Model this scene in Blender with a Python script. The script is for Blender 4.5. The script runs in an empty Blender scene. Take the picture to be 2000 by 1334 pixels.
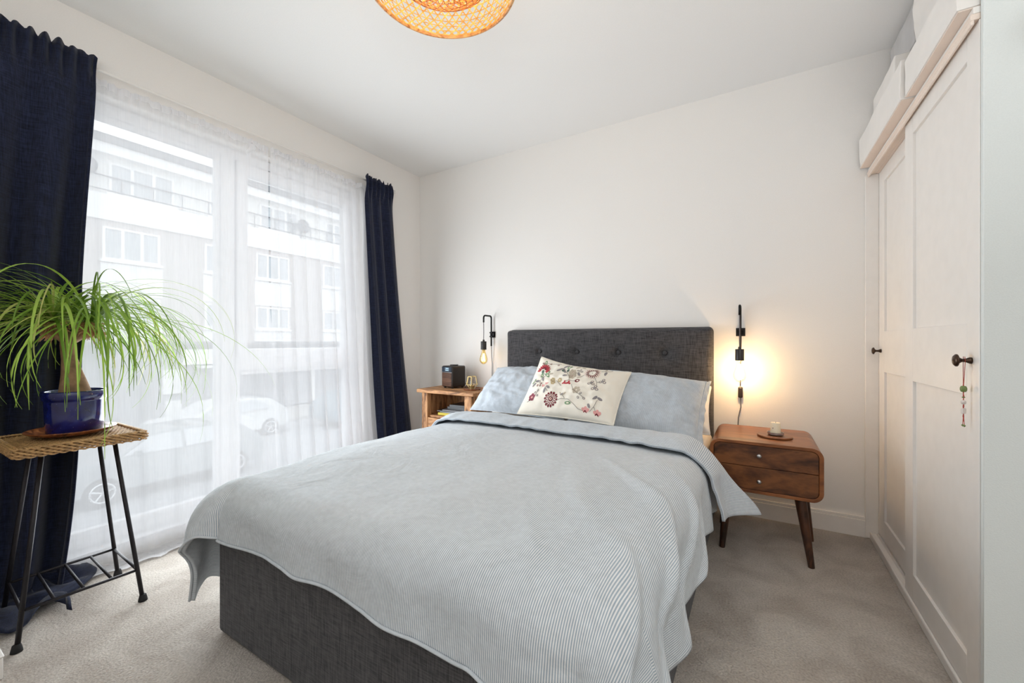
import bpy, bmesh, math, random
from mathutils import Vector, Matrix, noise
PI = math.pi
C = bpy.context.scene.collection
sc = bpy.context.scene
random.seed(7)

# ------------------------------------------------------------------ camera, world, lights, exposure
cd = bpy.data.cameras.new('camera'); cam = bpy.data.objects.new('camera', cd); C.objects.link(cam)
cd.sensor_width = 36.0; cd.lens = 14.42; cd.clip_start = 0.02; cd.clip_end = 200
cam.location = (0, 0, 0.97); cam.rotation_euler = (PI/2, 0, math.radians(30.8))
sc.camera = cam

world = bpy.data.worlds.new('overcast_sky'); sc.world = world; world.use_nodes = True
bg = world.node_tree.nodes['Background']
bg.inputs[0].default_value = (0.93, 0.97, 1.0, 1); bg.inputs[1].default_value = 1.9

def area(name, loc, rot, size, power, col, size_y=None):
    l = bpy.data.lights.new(name, 'AREA'); l.energy = power; l.size = size; l.color = col
    if size_y: l.shape = 'RECTANGLE'; l.size_y = size_y
    o = bpy.data.objects.new(name, l); C.objects.link(o); o.location = loc; o.rotation_euler = rot
    return o
# daylight coming through the tall window and its voile, and the bounced flash from the room behind the camera
area('window_daylight', (-2.34, 1.32, 0.70), (0, math.radians(-90), 0), 1.2, 28, (0.90, 0.96, 1.0), 1.5)
area('pane_daylight', (-2.565, 1.08, 1.07), (0, math.radians(-90), 0), 1.9, 7.5, (0.93, 0.97, 1.0), 1.9)
area('room_bounce_light', (0.45, -0.72, 1.2), (math.radians(178), 0, math.radians(30.8)), 0.8, 35, (0.96, 0.99, 1.0), 0.9)

sc.view_settings.view_transform = 'Standard'; sc.view_settings.look = 'None'
sc.view_settings.gamma = 1.0; sc.view_settings.use_curve_mapping = False
sc.view_settings.exposure = 0.0
sc.cycles.use_denoising = True
sc.cycles.max_bounces = 10; sc.cycles.diffuse_bounces = 5; sc.cycles.transparent_max_bounces = 24
sc.cycles.transmission_bounces = 8; sc.cycles.sample_clamp_indirect = 6.0
sc.cycles.caustics_reflective = False; sc.cycles.caustics_refractive = False

# ------------------------------------------------------------------ materials
def srgb(r, g, b):
    f = lambda c: (c/255/12.92) if c/255 <= 0.04045 else ((c/255+0.055)/1.055)**2.4
    return (f(r), f(g), f(b), 1)
class NT:
    def __init__(s, name):
        s.m = bpy.data.materials.new(name); s.m.use_nodes = True; s.t = s.m.node_tree; s.n = s.t.nodes
        s.b = s.n['Principled BSDF']; s.out = s.n['Material Output']
    def add(s, typ, **kw):
        n = s.n.new(typ)
        for k, v in kw.items():
            if k.startswith('i_'): n.inputs[k[2:].replace('_', ' ')].default_value = v
            else: setattr(n, k, v)
        return n
    def link(s, a, b): s.t.links.new(a, b)
    def coord(s, kind='Object', scale=(1, 1, 1)):
        tc = s.add('ShaderNodeTexCoord'); mp = s.add('ShaderNodeMapping'); mp.inputs['Scale'].default_value = scale
        s.link(tc.outputs[kind], mp.inputs[0]); return mp.outputs[0]
    def ramp(s, fac, stops):
        r = s.add('ShaderNodeValToRGB'); e = r.color_ramp.elements
        e[0].position, e[0].color = stops[0]; e[1].position, e[1].color = stops[-1]
        for p, c in stops[1:-1]:
            x = e.new(p); x.color = c
        s.link(fac, r.inputs[0]); return r.outputs[0]
    def bump(s, h, strength, dist=0.01):
        b = s.add('ShaderNodeBump'); b.inputs['Strength'].default_value = strength; b.inputs['Distance'].default_value = dist
        s.link(h, b.inputs['Height']); s.link(b.outputs[0], s.b.inputs['Normal'])

def simple(name, col, rough=0.6, metal=0.0, nscale=40, var=0.06, bump=0.1, spec=0.5, coat=0):
    t = NT(name); v = t.coord()
    nz = t.add('ShaderNodeTexNoise', i_Scale=nscale, i_Detail=4.0); t.link(v, nz.inputs['Vector'])
    lo = tuple(c*(1-var) for c in col[:3])+(1,); hi = tuple(min(1, c*(1+var)) for c in col[:3])+(1,)
    t.link(t.ramp(nz.outputs[0], [(0.3, lo), (0.7, hi)]), t.b.inputs['Base Color'])
    t.b.inputs['Roughness'].default_value = rough; t.b.inputs['Metallic'].default_value = metal
    t.b.inputs['Specular IOR Level'].default_value = spec
    if coat: t.b.inputs['Coat Weight'].default_value = coat
    if bump: t.bump(nz.outputs[0], bump, 0.002)
    return t.m

def wood(name, dark, mid, light, scale=(3, 30, 30), rough=0.45, bump=0.15, distort=3.0, spots=0.0):
    t = NT(name); v = t.coord(scale=scale)
    n1 = t.add('ShaderNodeTexNoise', i_Scale=1.0, i_Detail=6.0, i_Distortion=distort); t.link(v, n1.inputs['Vector'])
    n2 = t.add('ShaderNodeTexNoise', i_Scale=7.0, i_Detail=5.0); t.link(v, n2.inputs['Vector'])
    mx = t.add('ShaderNodeMath', operation='MULTIPLY_ADD'); mx.inputs[1].default_value = 0.3
    t.link(n2.outputs[0], mx.inputs[0]); t.link(n1.outputs[0], mx.inputs[2])
    t.link(t.ramp(mx.outputs[0], [(0.48, dark), (0.62, mid), (0.82, light)]), t.b.inputs['Base Color'])
    t.b.inputs['Roughness'].default_value = rough; t.bump(mx.outputs[0], bump, 0.003)
    return t.m

def weave(name, a, b, scale, rough=0.9, bump=0.4):
    t = NT(name); v = t.coord()
    w1 = t.add('ShaderNodeTexWave', bands_direction='X', i_Scale=scale, i_Distortion=1.2, i_Detail=2.0)
    w2 = t.add('ShaderNodeTexWave', bands_direction='Z', i_Scale=scale, i_Distortion=1.2, i_Detail=2.0)
    w3 = t.add('ShaderNodeTexNoise', i_Scale=9.0, i_Detail=6.0)
    mp = t.add('ShaderNodeMapping'); mp.inputs['Scale'].default_value = (300, 300, 22); t.link(v, mp.inputs[0])
    mq = t.add('ShaderNodeMapping'); mq.inputs['Scale'].default_value = (22, 22, 300); t.link(v, mq.inputs[0])
    n5 = t.add('ShaderNodeTexNoise', i_Scale=1.0, i_Detail=2.0); t.link(mq.outputs[0], n5.inputs['Vector'])
    n4 = t.add('ShaderNodeTexNoise', i_Scale=1.0, i_Detail=2.0); t.link(mp.outputs[0], n4.inputs['Vector'])
    for w in (w1, w2, w3): t.link(v, w.inputs['Vector'])
    s1 = t.add('ShaderNodeMath', operation='ADD'); t.link(w1.outputs['Fac'], s1.inputs[0]); t.link(w2.outputs['Fac'], s1.inputs[1])
    s2 = t.add('ShaderNodeMath', operation='MULTIPLY_ADD'); s2.inputs[1].default_value = 0.06; t.link(s1.outputs[0], s2.inputs[0])
    s4 = t.add('ShaderNodeMath', operation='ADD'); t.link(n4.outputs[0], s4.inputs[0]); t.link(n5.outputs[0], s4.inputs[1])
    s3 = t.add('ShaderNodeMath', operation='MULTIPLY'); s3.inputs[1].default_value = 0.62; t.link(s4.outputs[0], s3.inputs[0]); t.link(s3.outputs[0], s2.inputs[2])
    t.link(t.ramp(s2.outputs[0], [(0.48, a), (0.86, b)]), t.b.inputs['Base Color'])
    t.b.inputs['Roughness'].default_value = rough; t.b.inputs['Specular IOR Level'].default_value = 0.2
    t.b.inputs['Sheen Weight'].default_value = 0.15
    t.bump(s1.outputs[0], bump, 0.001)
    return t.m

def striped(name, a, b, period, wr=0.25, wscale=9):
    """fine woven stripes across UV x (metres), crumpled relief"""
    t = NT(name); tc = t.add('ShaderNodeTexCoord'); sx = t.add('ShaderNodeSeparateXYZ'); t.link(tc.outputs['UV'], sx.inputs[0])
    m = t.add('ShaderNodeMath', operation='MULTIPLY'); m.inputs[1].default_value = 2*PI/period; t.link(sx.outputs[0], m.inputs[0])
    s = t.add('ShaderNodeMath', operation='SINE'); t.link(m.outputs[0], s.inputs[0])
    fac = t.add('ShaderNodeMapRange'); fac.inputs[1].default_value = -0.55; fac.inputs[2].default_value = 0.55; t.link(s.outputs[0], fac.inputs[0])
    nz = t.add('ShaderNodeTexNoise', i_Scale=60.0, i_Detail=3.0); t.link(tc.outputs['Object'], nz.inputs['Vector'])
    mx = t.add('ShaderNodeMix', data_type='RGBA'); mx.inputs[6].default_value = a; mx.inputs[7].default_value = b
    t.link(fac.outputs[0], mx.inputs[0])
    mul = t.add('ShaderNodeMix', data_type='RGBA', blend_type='MULTIPLY'); mul.inputs[0].default_value = 0.25
    t.link(mx.outputs[2], mul.inputs[6]); t.link(nz.outputs[0], mul.inputs[7]); t.link(mul.outputs[2], t.b.inputs['Base Color'])
    n2 = t.add('ShaderNodeTexNoise', i_Scale=float(wscale), i_Detail=6.0, i_Distortion=1.0); t.link(tc.outputs['Object'], n2.inputs['Vector'])
    t.b.inputs['Roughness'].default_value = 0.9; t.b.inputs['Specular IOR Level'].default_value = 0.15
    t.b.inputs['Sheen Weight'].default_value = 0.1
    t.bump(n2.outputs[0], wr, 0.03)
    return t.m

def glow(name, col, strength):
    t = NT(name); t.b.inputs['Base Color'].default_value = col
    t.b.inputs['Emission Color'].default_value = col; t.b.inputs['Emission Strength'].default_value = strength
    return t.m

def clear(name, tint, gl=0.08, rough=0.03):
    t = NT(name); t.n.remove(t.b)
    tr = t.add('ShaderNodeBsdfTransparent'); tr.inputs[0].default_value = tint
    g = t.add('ShaderNodeBsdfGlossy'); g.inputs['Roughness'].default_value = rough
    lw = t.add('ShaderNodeLayerWeight'); lw.inputs[0].default_value = 0.25
    mr = t.add('ShaderNodeMapRange'); mr.inputs[3].default_value = gl*0.4; mr.inputs[4].default_value = min(1, gl*5)
    t.link(lw.outputs['Facing'], mr.inputs[0])
    mx = t.add('ShaderNodeMixShader'); t.link(mr.outputs[0], mx.inputs[0]); t.link(tr.outputs[0], mx.inputs[1]); t.link(g.outputs[0], mx.inputs[2])
    t.link(mx.outputs[0], t.out.inputs[0]); return t.m

def sheer_mat(name, open_=0.42):
    t = NT(name); t.n.remove(t.b)
    v = t.coord(scale=(1, 1, 1))
    nz = t.add('ShaderNodeTexNoise', i_Scale=3.0, i_Detail=5.0, i_Distortion=0.5); t.link(v, nz.inputs['Vector'])
    mp = t.add('ShaderNodeMapping'); mp.inputs['Scale'].default_value = (200, 200, 8); t.link(v, mp.inputs[0])
    n2 = t.add('ShaderNodeTexNoise', i_Scale=1.0, i_Detail=2.0); t.link(mp.outputs[0], n2.inputs['Vector'])
    ad = t.add('ShaderNodeMath', operation='MULTIPLY_ADD'); ad.inputs[1].default_value = 0.5; t.link(n2.outputs[0], ad.inputs[0]); t.link(nz.outputs[0], ad.inputs[2])
    mr = t.add('ShaderNodeMapRange'); mr.inputs[1].default_value = 0.45; mr.inputs[2].default_value = 1.05
    mr.inputs[3].default_value = 1-open_-0.06; mr.inputs[4].default_value = 1-open_+0.06; t.link(ad.outputs[0], mr.inputs[0])
    tr = t.add('ShaderNodeBsdfTransparent')
    tl = t.add('ShaderNodeBsdfTranslucent'); tl.inputs[0].default_value = (0.93, 0.93, 0.95, 1)
    df = t.add('ShaderNodeBsdfDiffuse'); df.inputs[0].default_value = (0.93, 0.93, 0.95, 1)
    m1 = t.add('ShaderNodeMixShader'); m1.inputs[0].default_value = 0.45; t.link(tl.outputs[0], m1.inputs[1]); t.link(df.outputs[0], m1.inputs[2])
    m2 = t.add('ShaderNodeMixShader'); t.link(mr.outputs[0], m2.inputs[0]); t.link(tr.outputs[0], m2.inputs[1]); t.link(m1.outputs[0], m2.inputs[2])
    t.link(m2.outputs[0], t.out.inputs[0]); return t.m

def carpet_mat():
    t = NT('carpet'); v = t.coord()
    n1 = t.add('ShaderNodeTexNoise', i_Scale=150.0, i_Detail=4.0); n2 = t.add('ShaderNodeTexNoise', i_Scale=5.0, i_Detail=6.0, i_Distortion=0.8)
    vo = t.add('ShaderNodeTexVoronoi', i_Scale=260.0)
    for n in (n1, n2, vo): t.link(v, n.inputs['Vector'])
    base = t.ramp(n2.outputs[0], [(0.35, srgb(176, 166, 156)), (0.65, srgb(204, 196, 187))])
    pile = t.ramp(n1.outputs[0], [(0.3, (0.45, 0.44, 0.43, 1)), (0.68, (1, 1, 1, 1))])
    mul = t.add('ShaderNodeMix', data_type='RGBA', blend_type='MULTIPLY'); mul.inputs[0].default_value = 0.6
    t.link(base, mul.inputs[6]); t.link(pile, mul.inputs[7]); t.link(mul.outputs[2], t.b.inputs['Base Color'])
    t.b.inputs['Roughness'].default_value = 1.0; t.b.inputs['Specular IOR Level'].default_value = 0.1; t.b.inputs['Sheen Weight'].default_value = 0.2
    ad = t.add('ShaderNodeMath', operation='ADD'); t.link(n1.outputs[0], ad.inputs[0]); t.link(n2.outputs[0], ad.inputs[1])
    t.bump(ad.outputs[0], 0.9, 0.006)
    return t.m

def glazed_blue():
    t = NT('blue_glaze'); v = t.coord()
    n1 = t.add('ShaderNodeTexNoise', i_Scale=14.0, i_Detail=5.0, i_Distortion=1.0); vo = t.add('ShaderNodeTexVoronoi', i_Scale=90.0)
    t.link(v, n1.inputs['Vector']); t.link(v, vo.inputs['Vector'])
    base = t.ramp(n1.outputs[0], [(0.3, srgb(16, 18, 62)), (0.55, srgb(24, 30, 100)), (0.8, srgb(40, 52, 130))])
    sp = t.ramp(vo.outputs['Distance'], [(0.06, srgb(120, 120, 170)), (0.13, (0, 0, 0, 1))])
    ad = t.add('ShaderNodeMix', data_type='RGBA', blend_type='ADD'); ad.inputs[0].default_value = 0.5
    t.link(base, ad.inputs[6]); t.link(sp, ad.inputs[7]); t.link(ad.outputs[2], t.b.inputs['Base Color'])
    t.b.inputs['Roughness'].default_value = 0.12; t.b.inputs['Coat Weight'].default_value = 0.6; t.bump(n1.outputs[0], 0.15, 0.004)
    return t.m

def leaf_mat():
    t = NT('leaf_green'); oi = t.add('ShaderNodeObjectInfo')
    col = t.ramp(oi.outputs['Random'], [(0.0, srgb(92, 124, 40)), (0.5, srgb(132, 166, 58)), (0.85, srgb(164, 192, 84)), (1.0, srgb(196, 192, 120))])
    t.link(col, t.b.inputs['Base Color']); t.b.inputs['Roughness'].default_value = 0.45
    tl = t.add('ShaderNodeBsdfTranslucent'); t.link(col, tl.inputs[0])
    mx = t.add('ShaderNodeMixShader'); mx.inputs[0].default_value = 0.35
    t.link(t.b.outputs[0], mx.inputs[1]); t.link(tl.outputs[0], mx.inputs[2]); t.link(mx.outputs[0], t.out.inputs[0])
    return t.m

def bamboo_mat(name, c1, c2, trans):
    t = NT(name); v = t.coord(); nz = t.add('ShaderNodeTexNoise', i_Scale=50.0, i_Detail=2.0); t.link(v, nz.inputs['Vector'])
    col = t.ramp(nz.outputs[0], [(0.3, c1), (0.7, c2)]); t.link(col, t.b.inputs['Base Color']); t.b.inputs['Roughness'].default_value = 0.45
    tl = t.add('ShaderNodeBsdfTranslucent'); t.link(col, tl.inputs[0])
    mx = t.add('ShaderNodeMixShader'); mx.inputs[0].default_value = trans
    t.link(t.b.outputs[0], mx.inputs[1]); t.link(tl.outputs[0], mx.inputs[2]); t.link(mx.outputs[0], t.out.inputs[0])
    return t.m

M = {}
M['wall'] = simple('wall_paint', srgb(238, 235, 232), 0.9, nscale=300, var=0.02, bump=0.25, spec=0.2)
M['wallshade'] = simple('shaded_wall_paint', srgb(224, 229, 228), 0.9, nscale=300, var=0.02, bump=0.25, spec=0.2)  # wall paint again, with the stub wall's cooler, dimmer light put into the colour
M['ceiling'] = simple('ceiling_paint', srgb(240, 239, 238), 0.95, nscale=200, var=0.015, bump=0.1, spec=0.1)
M['trim'] = simple('white_gloss_trim', srgb(238, 234, 230), 0.4, nscale=20, var=0.02, bump=0.02)
M['upvc'] = simple('white_window_frame', srgb(240, 241, 244), 0.35, nscale=20, var=0.01, bump=0)
M['gasket'] = simple('grey_gasket', srgb(120, 122, 128), 0.6)
M['carpet'] = carpet_mat()
M['charcoal'] = weave('charcoal_linen', srgb(42, 42, 46), srgb(92, 90, 92), 190)
M['duvet'] = striped('duvet_ticking', srgb(240, 241, 242), srgb(168, 182, 194), 0.0048, 0.35, 7)
M['band'] = striped('duvet_fold_ticking', srgb(236, 239, 242), srgb(168, 183, 198), 0.0048, 0.25, 9)
M['pillowcase'] = striped('pillow_ticking', srgb(222, 227, 232), srgb(172, 184, 198), 0.0034, 0.22, 14)
M['white_linen'] = simple('white_linen', srgb(236, 232, 226), 0.9, nscale=10, var=0.03, bump=0.4, spec=0.1)
M['cream'] = simple('cream_cotton', srgb(240, 234, 222), 0.9, nscale=14, var=0.02, bump=0.5, spec=0.1)
M['navy'] = weave('navy_velvet', srgb(12, 15, 30), srgb(34, 41, 66), 120, 0.85, 0.15)
M['sheer'] = sheer_mat('white_voile', 0.35)
M['sheerhead'] = sheer_mat('white_voile_header', 0.16)
M['glass'] = clear('window_glass', (0.97, 0.98, 0.98, 1), 0.05)
M['clearglass'] = clear('thin_clear_glass', (0.95, 0.95, 0.95, 1), 0.12)
M['amber'] = clear('amber_bulb_glass', (0.98, 0.86, 0.55, 1), 0.14)
M['walnut'] = wood('walnut_stain', srgb(60, 33, 18), srgb(90, 52, 28), srgb(126, 78, 43), (5, 12, 12), 0.4, 0.1, 1.6)
M['walnuttop'] = wood('walnut_top', srgb(98, 54, 28), srgb(128, 76, 41), srgb(156, 98, 58), (3, 16, 16), 0.3, 0.08, 1.2)
M['darkleg'] = wood('dark_walnut_leg', srgb(40, 24, 16), srgb(64, 38, 25), srgb(88, 54, 34), (20, 20, 4), 0.4, 0.05)
M['rustic'] = wood('rustic_mango', srgb(92, 62, 40), srgb(166, 118, 78), srgb(204, 156, 110), (5, 22, 22), 0.65, 0.5, 1.5)
M['rusticv'] = wood('rustic_mango_upright', srgb(92, 62, 40), srgb(166, 118, 78), srgb(204, 156, 110), (22, 22, 5), 0.65, 0.5, 1.5)
M['dish'] = wood('acacia_saucer', srgb(74, 36, 18), srgb(124, 68, 36), srgb(168, 104, 60), (6, 20, 20), 0.3, 0.05)
M['radiowood'] = wood('radio_walnut_front', srgb(62, 40, 30), srgb(92, 62, 46), srgb(120, 84, 64), (8, 8, 90), 0.5, 0.2, 0.5)
M['black'] = simple('black_metal', srgb(26, 25, 26), 0.45, 0.6, 60, 0.1, 0.05)
M['iron'] = simple('wrought_iron', srgb(38, 35, 38), 0.5, 0.5, 60, 0.15, 0.15)
M['rubber'] = simple('black_rubber', srgb(22, 21, 22), 0.8)
M['plastic'] = simple('dark_brown_plastic', srgb(38, 31, 28), 0.35, bump=0.02)
M['silver'] = simple('brushed_silver', srgb(190, 190, 192), 0.3, 0.9, 80, 0.05, 0.02)
M['brass'] = simple('pale_brass', srgb(196, 170, 112), 0.3, 0.9, 80, 0.05, 0.02)
M['bronze'] = simple('oiled_bronze', srgb(74, 58, 48), 0.3, 0.85, 60, 0.1, 0.03)
M['wax'] = simple('cream_wax', srgb(238, 226, 200), 0.5, nscale=8, var=0.02, bump=0.02)
M['cord'] = simple('grey_fabric_cord', srgb(108, 104, 108), 0.8, nscale=400)
M['whitecord'] = simple('white_cord', srgb(226, 224, 222), 0.6)
M['screen'] = glow('radio_display', srgb(92, 112, 128), 0.12)
M['digits'] = glow('radio_digits', srgb(190, 214, 228), 0.35)
M['wicker'] = simple('honey_wicker', srgb(176, 138, 92), 0.55, nscale=70, var=0.3, bump=0.3)
M['wickerdark'] = simple('wicker_underlay', srgb(96, 68, 42), 0.8, nscale=50, var=0.3)
M['blue'] = glazed_blue()
M['soil'] = simple('potting_soil', srgb(52, 38, 30), 1.0, nscale=80, var=0.4, bump=1.0)
M['bark'] = simple('ponytail_bark', srgb(150, 118, 92), 0.9, nscale=28, var=0.35, bump=1.0)
M['roots'] = simple('dry_leaf_stubs', srgb(186, 144, 108), 0.9, nscale=60, var=0.3, bump=0.6)
M['leaf'] = leaf_mat()
M['bamboo'] = bamboo_mat('bamboo_strip', srgb(234, 186, 96), srgb(250, 218, 128), 0.25)
M['bamboodark'] = bamboo_mat('bamboo_basket_strip', srgb(188, 118, 62), srgb(216, 146, 84), 0.35)
M['bamboorim'] = wood('bamboo_rim', srgb(168, 104, 54), srgb(214, 152, 92), srgb(236, 184, 122), (20, 20, 20), 0.4, 0.05)
M['red'] = simple('red_cord', srgb(168, 62, 50), 0.7)
M['jade'] = simple('jade_bead', srgb(112, 128, 74), 0.25)
M['pearl'] = simple('pearl_bead', srgb(216, 206, 200), 0.25)
M['jute'] = simple('brown_jute', srgb(150, 108, 70), 0.9, nscale=120, var=0.4, bump=1.0)
M['greyfabric'] = simple('grey_storage_fabric', srgb(196, 194, 194), 0.9, nscale=14, var=0.06, bump=0.5)
M['boxfabric'] = simple('white_storage_fabric', srgb(236, 232, 228), 0.85, nscale=8, var=0.03, bump=0.6)
M['boxunder'] = simple('beige_box_underside', srgb(236, 220, 208), 0.85, nscale=8, var=0.03, bump=0.1)
M['conc'] = simple('exterior_render', srgb(226, 226, 224), 0.9, nscale=0.8, var=0.06, bump=0)
M['fascia'] = simple('white_fascia', srgb(240, 240, 240), 0.8, nscale=2, var=0.03, bump=0)
def brickmat():
    t = NT('pale_brown_brick'); v = t.coord(scale=(1, 1, 1))
    br = t.add('ShaderNodeTexBrick', i_Scale=4.5); t.link(v, br.inputs['Vector'])
    mp = t.add('ShaderNodeMapping'); mp.inputs['Rotation'].default_value = (0, PI/2, PI/2)
    br.inputs['Color1'].default_value = srgb(200, 192, 190); br.inputs['Color2'].default_value = srgb(186, 178, 176); br.inputs['Mortar'].default_value = srgb(212, 208, 206)
    t.link(br.outputs[0], t.b.inputs['Base Color']); t.b.inputs['Roughness'].default_value = 0.9; return t.m
M['brick'] = brickmat()
M['roofm'] = simple('grey_roof_edge', srgb(128, 130, 134), 0.8)
M['darkglass'] = simple('street_window_glass', srgb(182, 187, 192), 0.3, bump=0)
M['asphalt'] = simple('asphalt', srgb(156, 158, 162), 0.9, nscale=6, var=0.1)
M['paving'] = simple('pavement', srgb(172, 170, 166), 0.9, nscale=3, var=0.1)
M['shop'] = simple('shop_dark_front', srgb(158, 160, 166), 0.6, nscale=1.5, var=0.2)
M['carpaint'] = simple('grey_car_paint', srgb(128, 134, 138), 0.3, 0.2, 4, 0.03, 0, coat=0.5)
M['carwhite'] = simple('white_car_paint', srgb(214, 216, 216), 0.3, 0.0, 4, 0.03, 0, coat=0.5)
M['carblue'] = simple('blue_car_paint', srgb(110, 134, 146), 0.3, 0.2, 4, 0.03, 0, coat=0.5)
M['tyre'] = simple('tyre_rubber', srgb(52, 52, 54), 0.8)
M['alloy'] = simple('alloy_wheel', srgb(200, 202, 204), 0.3, 0.6)
M['book_yellow'] = simple('yellow_cover', srgb(206, 186, 56), 0.5)
M['book_dark'] = simple('black_cover', srgb(34, 34, 38), 0.4)
M['book_grey'] = simple('grey_cover', srgb(120, 120, 124), 0.4)
M['book_white'] = simple('cream_pages', srgb(216, 210, 196), 0.8)
E_ = {'crimson': srgb(176, 52, 62), 'maroon': srgb(112, 28, 40), 'plum': srgb(140, 62, 78), 'green': srgb(122, 152, 116), 'dkgreen': srgb(84, 104, 92),
      'grey': srgb(140, 134, 136), 'taupe': srgb(184, 172, 154), 'tan': srgb(190, 170, 130), 'pink': srgb(222, 160, 156), 'stem': srgb(118, 112, 108), 'cream2': srgb(240, 230, 214)}
for k, c in E_.items(): M['e_'+k] = simple('thread_'+k, c, 0.7, nscale=300, var=0.1, bump=0.2)

# ------------------------------------------------------------------ mesh helpers
class MB:
    def __init__(s): s.v = []; s.f = []; s.mi = []; s.uv = []; s.cur = 0
    def quad_uv(s, idx, uvs=None):
        s.f.append(idx); s.mi.append(s.cur); s.uv.append(uvs)
    def box(s, x0, x1, y0, y1, z0, z1):
        return s.hexa([(x0,y0,z0),(x1,y0,z0),(x1,y1,z0),(x0,y1,z0),(x0,y0,z1),(x1,y0,z1),(x1,y1,z1),(x0,y1,z1)])
    def hexa(s, p):
        b = len(s.v); s.v += [tuple(q) for q in p]
        for q in ((3,2,1,0),(4,5,6,7),(0,1,5,4),(1,2,6,5),(2,3,7,6),(3,0,4,7)): s.quad_uv(tuple(b+i for i in q))
        return s
    def tube(s, pts, r, n=8, cap=True, closed=False):
        pts = [Vector(p) for p in pts]; N = len(pts); R = r if isinstance(r, (list, tuple)) else [r]*N
        b = len(s.v); up = None
        for i, p in enumerate(pts):
            if closed: d = pts[(i+1) % N]-pts[i-1]
            else: d = pts[min(i+1, N-1)]-pts[max(i-1, 0)]
            if d.length < 1e-9: d = Vector((0, 0, 1))
            d.normalize()
            if up is None: up = Vector((0, 0, 1)) if abs(d.z) < 0.9 else Vector((1, 0, 0))
            a = d.cross(up)
            if a.length < 1e-4: a = d.cross(Vector((1, 0.3, 0)))
            a.normalize(); c = a.cross(d).normalized(); up = c
            for k in range(n):
                t = 2*PI*(k+0.5)/n; q = p+(a*math.cos(t)+c*math.sin(t))*R[i]; s.v.append(tuple(q))
        m = N if closed else N-1
        for i in range(m):
            j = (i+1) % N
            for k in range(n):
                l = (k+1) % n; s.quad_uv((b+i*n+k, b+i*n+l, b+j*n+l, b+j*n+k))
        if cap and not closed:
            s.quad_uv(tuple(b+k for k in range(n))[::-1]); s.quad_uv(tuple(b+(N-1)*n+k for k in range(n)))
        return s
    def lathe(s, prof, c=(0, 0, 0), n=32, axis='z'):
        b = len(s.v); P = len(prof)
        for (r, z) in prof:
            for k in range(n):
                t = 2*PI*k/n; x, y = r*math.cos(t), r*math.sin(t)
                if axis == 'z': q = (x, y, z)
                elif axis == 'x': q = (z, x, y)
                else: q = (x, z, y)
                s.v.append((c[0]+q[0], c[1]+q[1], c[2]+q[2]))
        for i in range(P-1):
            for k in range(n):
                l = (k+1) % n; f = (b+i*n+k, b+i*n+l, b+(i+1)*n+l, b+(i+1)*n+k)
                s.quad_uv(f if axis != 'y' else f[::-1])
        for e, o in ((0, -1), (P-1, 1)):
            if prof[e][0] > 1e-6:
                f = tuple(b+e*n+k for k in range(n)); s.quad_uv(f[::-1] if (o < 0) != (axis == 'y') else f)
        return s
    def grid(s, nu, nv, fn, closed_u=False):
        b = len(s.v); cols = nu if closed_u else nu+1; U = []
        for j in range(nv+1):
            for i in range(cols):
                r = fn(i/nu, j/nv)
                if len(r) == 5: s.v.append(tuple(r[:3])); U.append((r[3], r[4]))
                else: s.v.append(tuple(r)); U.append((i/nu, j/nv))
        for j in range(nv):
            for i in range(nu):
                i2 = (i+1) % cols if closed_u else i+1
                q = (j*cols+i, j*cols+i2, (j+1)*cols+i2, (j+1)*cols+i)
                s.quad_uv(tuple(b+k for k in q), [U[k] for k in q])
        return s
    def poly(s, pts):
        b = len(s.v); s.v += [tuple(p) for p in pts]; s.quad_uv(tuple(range(b, b+len(pts)))); return s
    def build(s, name, mat, parent=None, smooth=False, bevel=0, seg=2, solid=0, sub=0, kind=None, label=None, loc=None, rot=None, off=0):
        me = bpy.data.meshes.new(name); me.from_pydata(s.v, [], s.f)
        mats = mat if isinstance(mat, (list, tuple)) else [mat]
        for m in mats: me.materials.append(m)
        me.polygons.foreach_set('material_index', s.mi)
        if any(u is not None for u in s.uv):
            ul = me.uv_layers.new(name='uv'); k = 0
            for f, u in zip(s.f, s.uv):
                for i in range(len(f)):
                    ul.data[k].uv = u[i] if u else (0, 0); k += 1
        if smooth: me.polygons.foreach_set('use_smooth', [True]*len(s.f))
        me.update()
        o = bpy.data.objects.new(name, me); C.objects.link(o)
        if parent is not None: o.parent = parent
        if loc: o.location = loc
        if rot: o.rotation_euler = rot
        if bevel:
            b = o.modifiers.new('bevel', 'BEVEL'); b.width = bevel; b.segments = seg; b.limit_method = 'ANGLE'; b.angle_limit = math.radians(40)
            b.harden_normals = False
            me.polygons.foreach_set('use_smooth', [True]*len(s.f))
            if hasattr(me, 'set_sharp_from_angle'): me.set_sharp_from_angle(angle=math.radians(40))
        if solid:
            d = o.modifiers.new('solid', 'SOLIDIFY'); d.thickness = solid; d.offset = off
        if sub:
            d = o.modifiers.new('sub', 'SUBSURF'); d.levels = sub; d.render_levels = sub
        if kind: o['kind'] = kind
        if label: o['label'] = label
        return o

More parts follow.
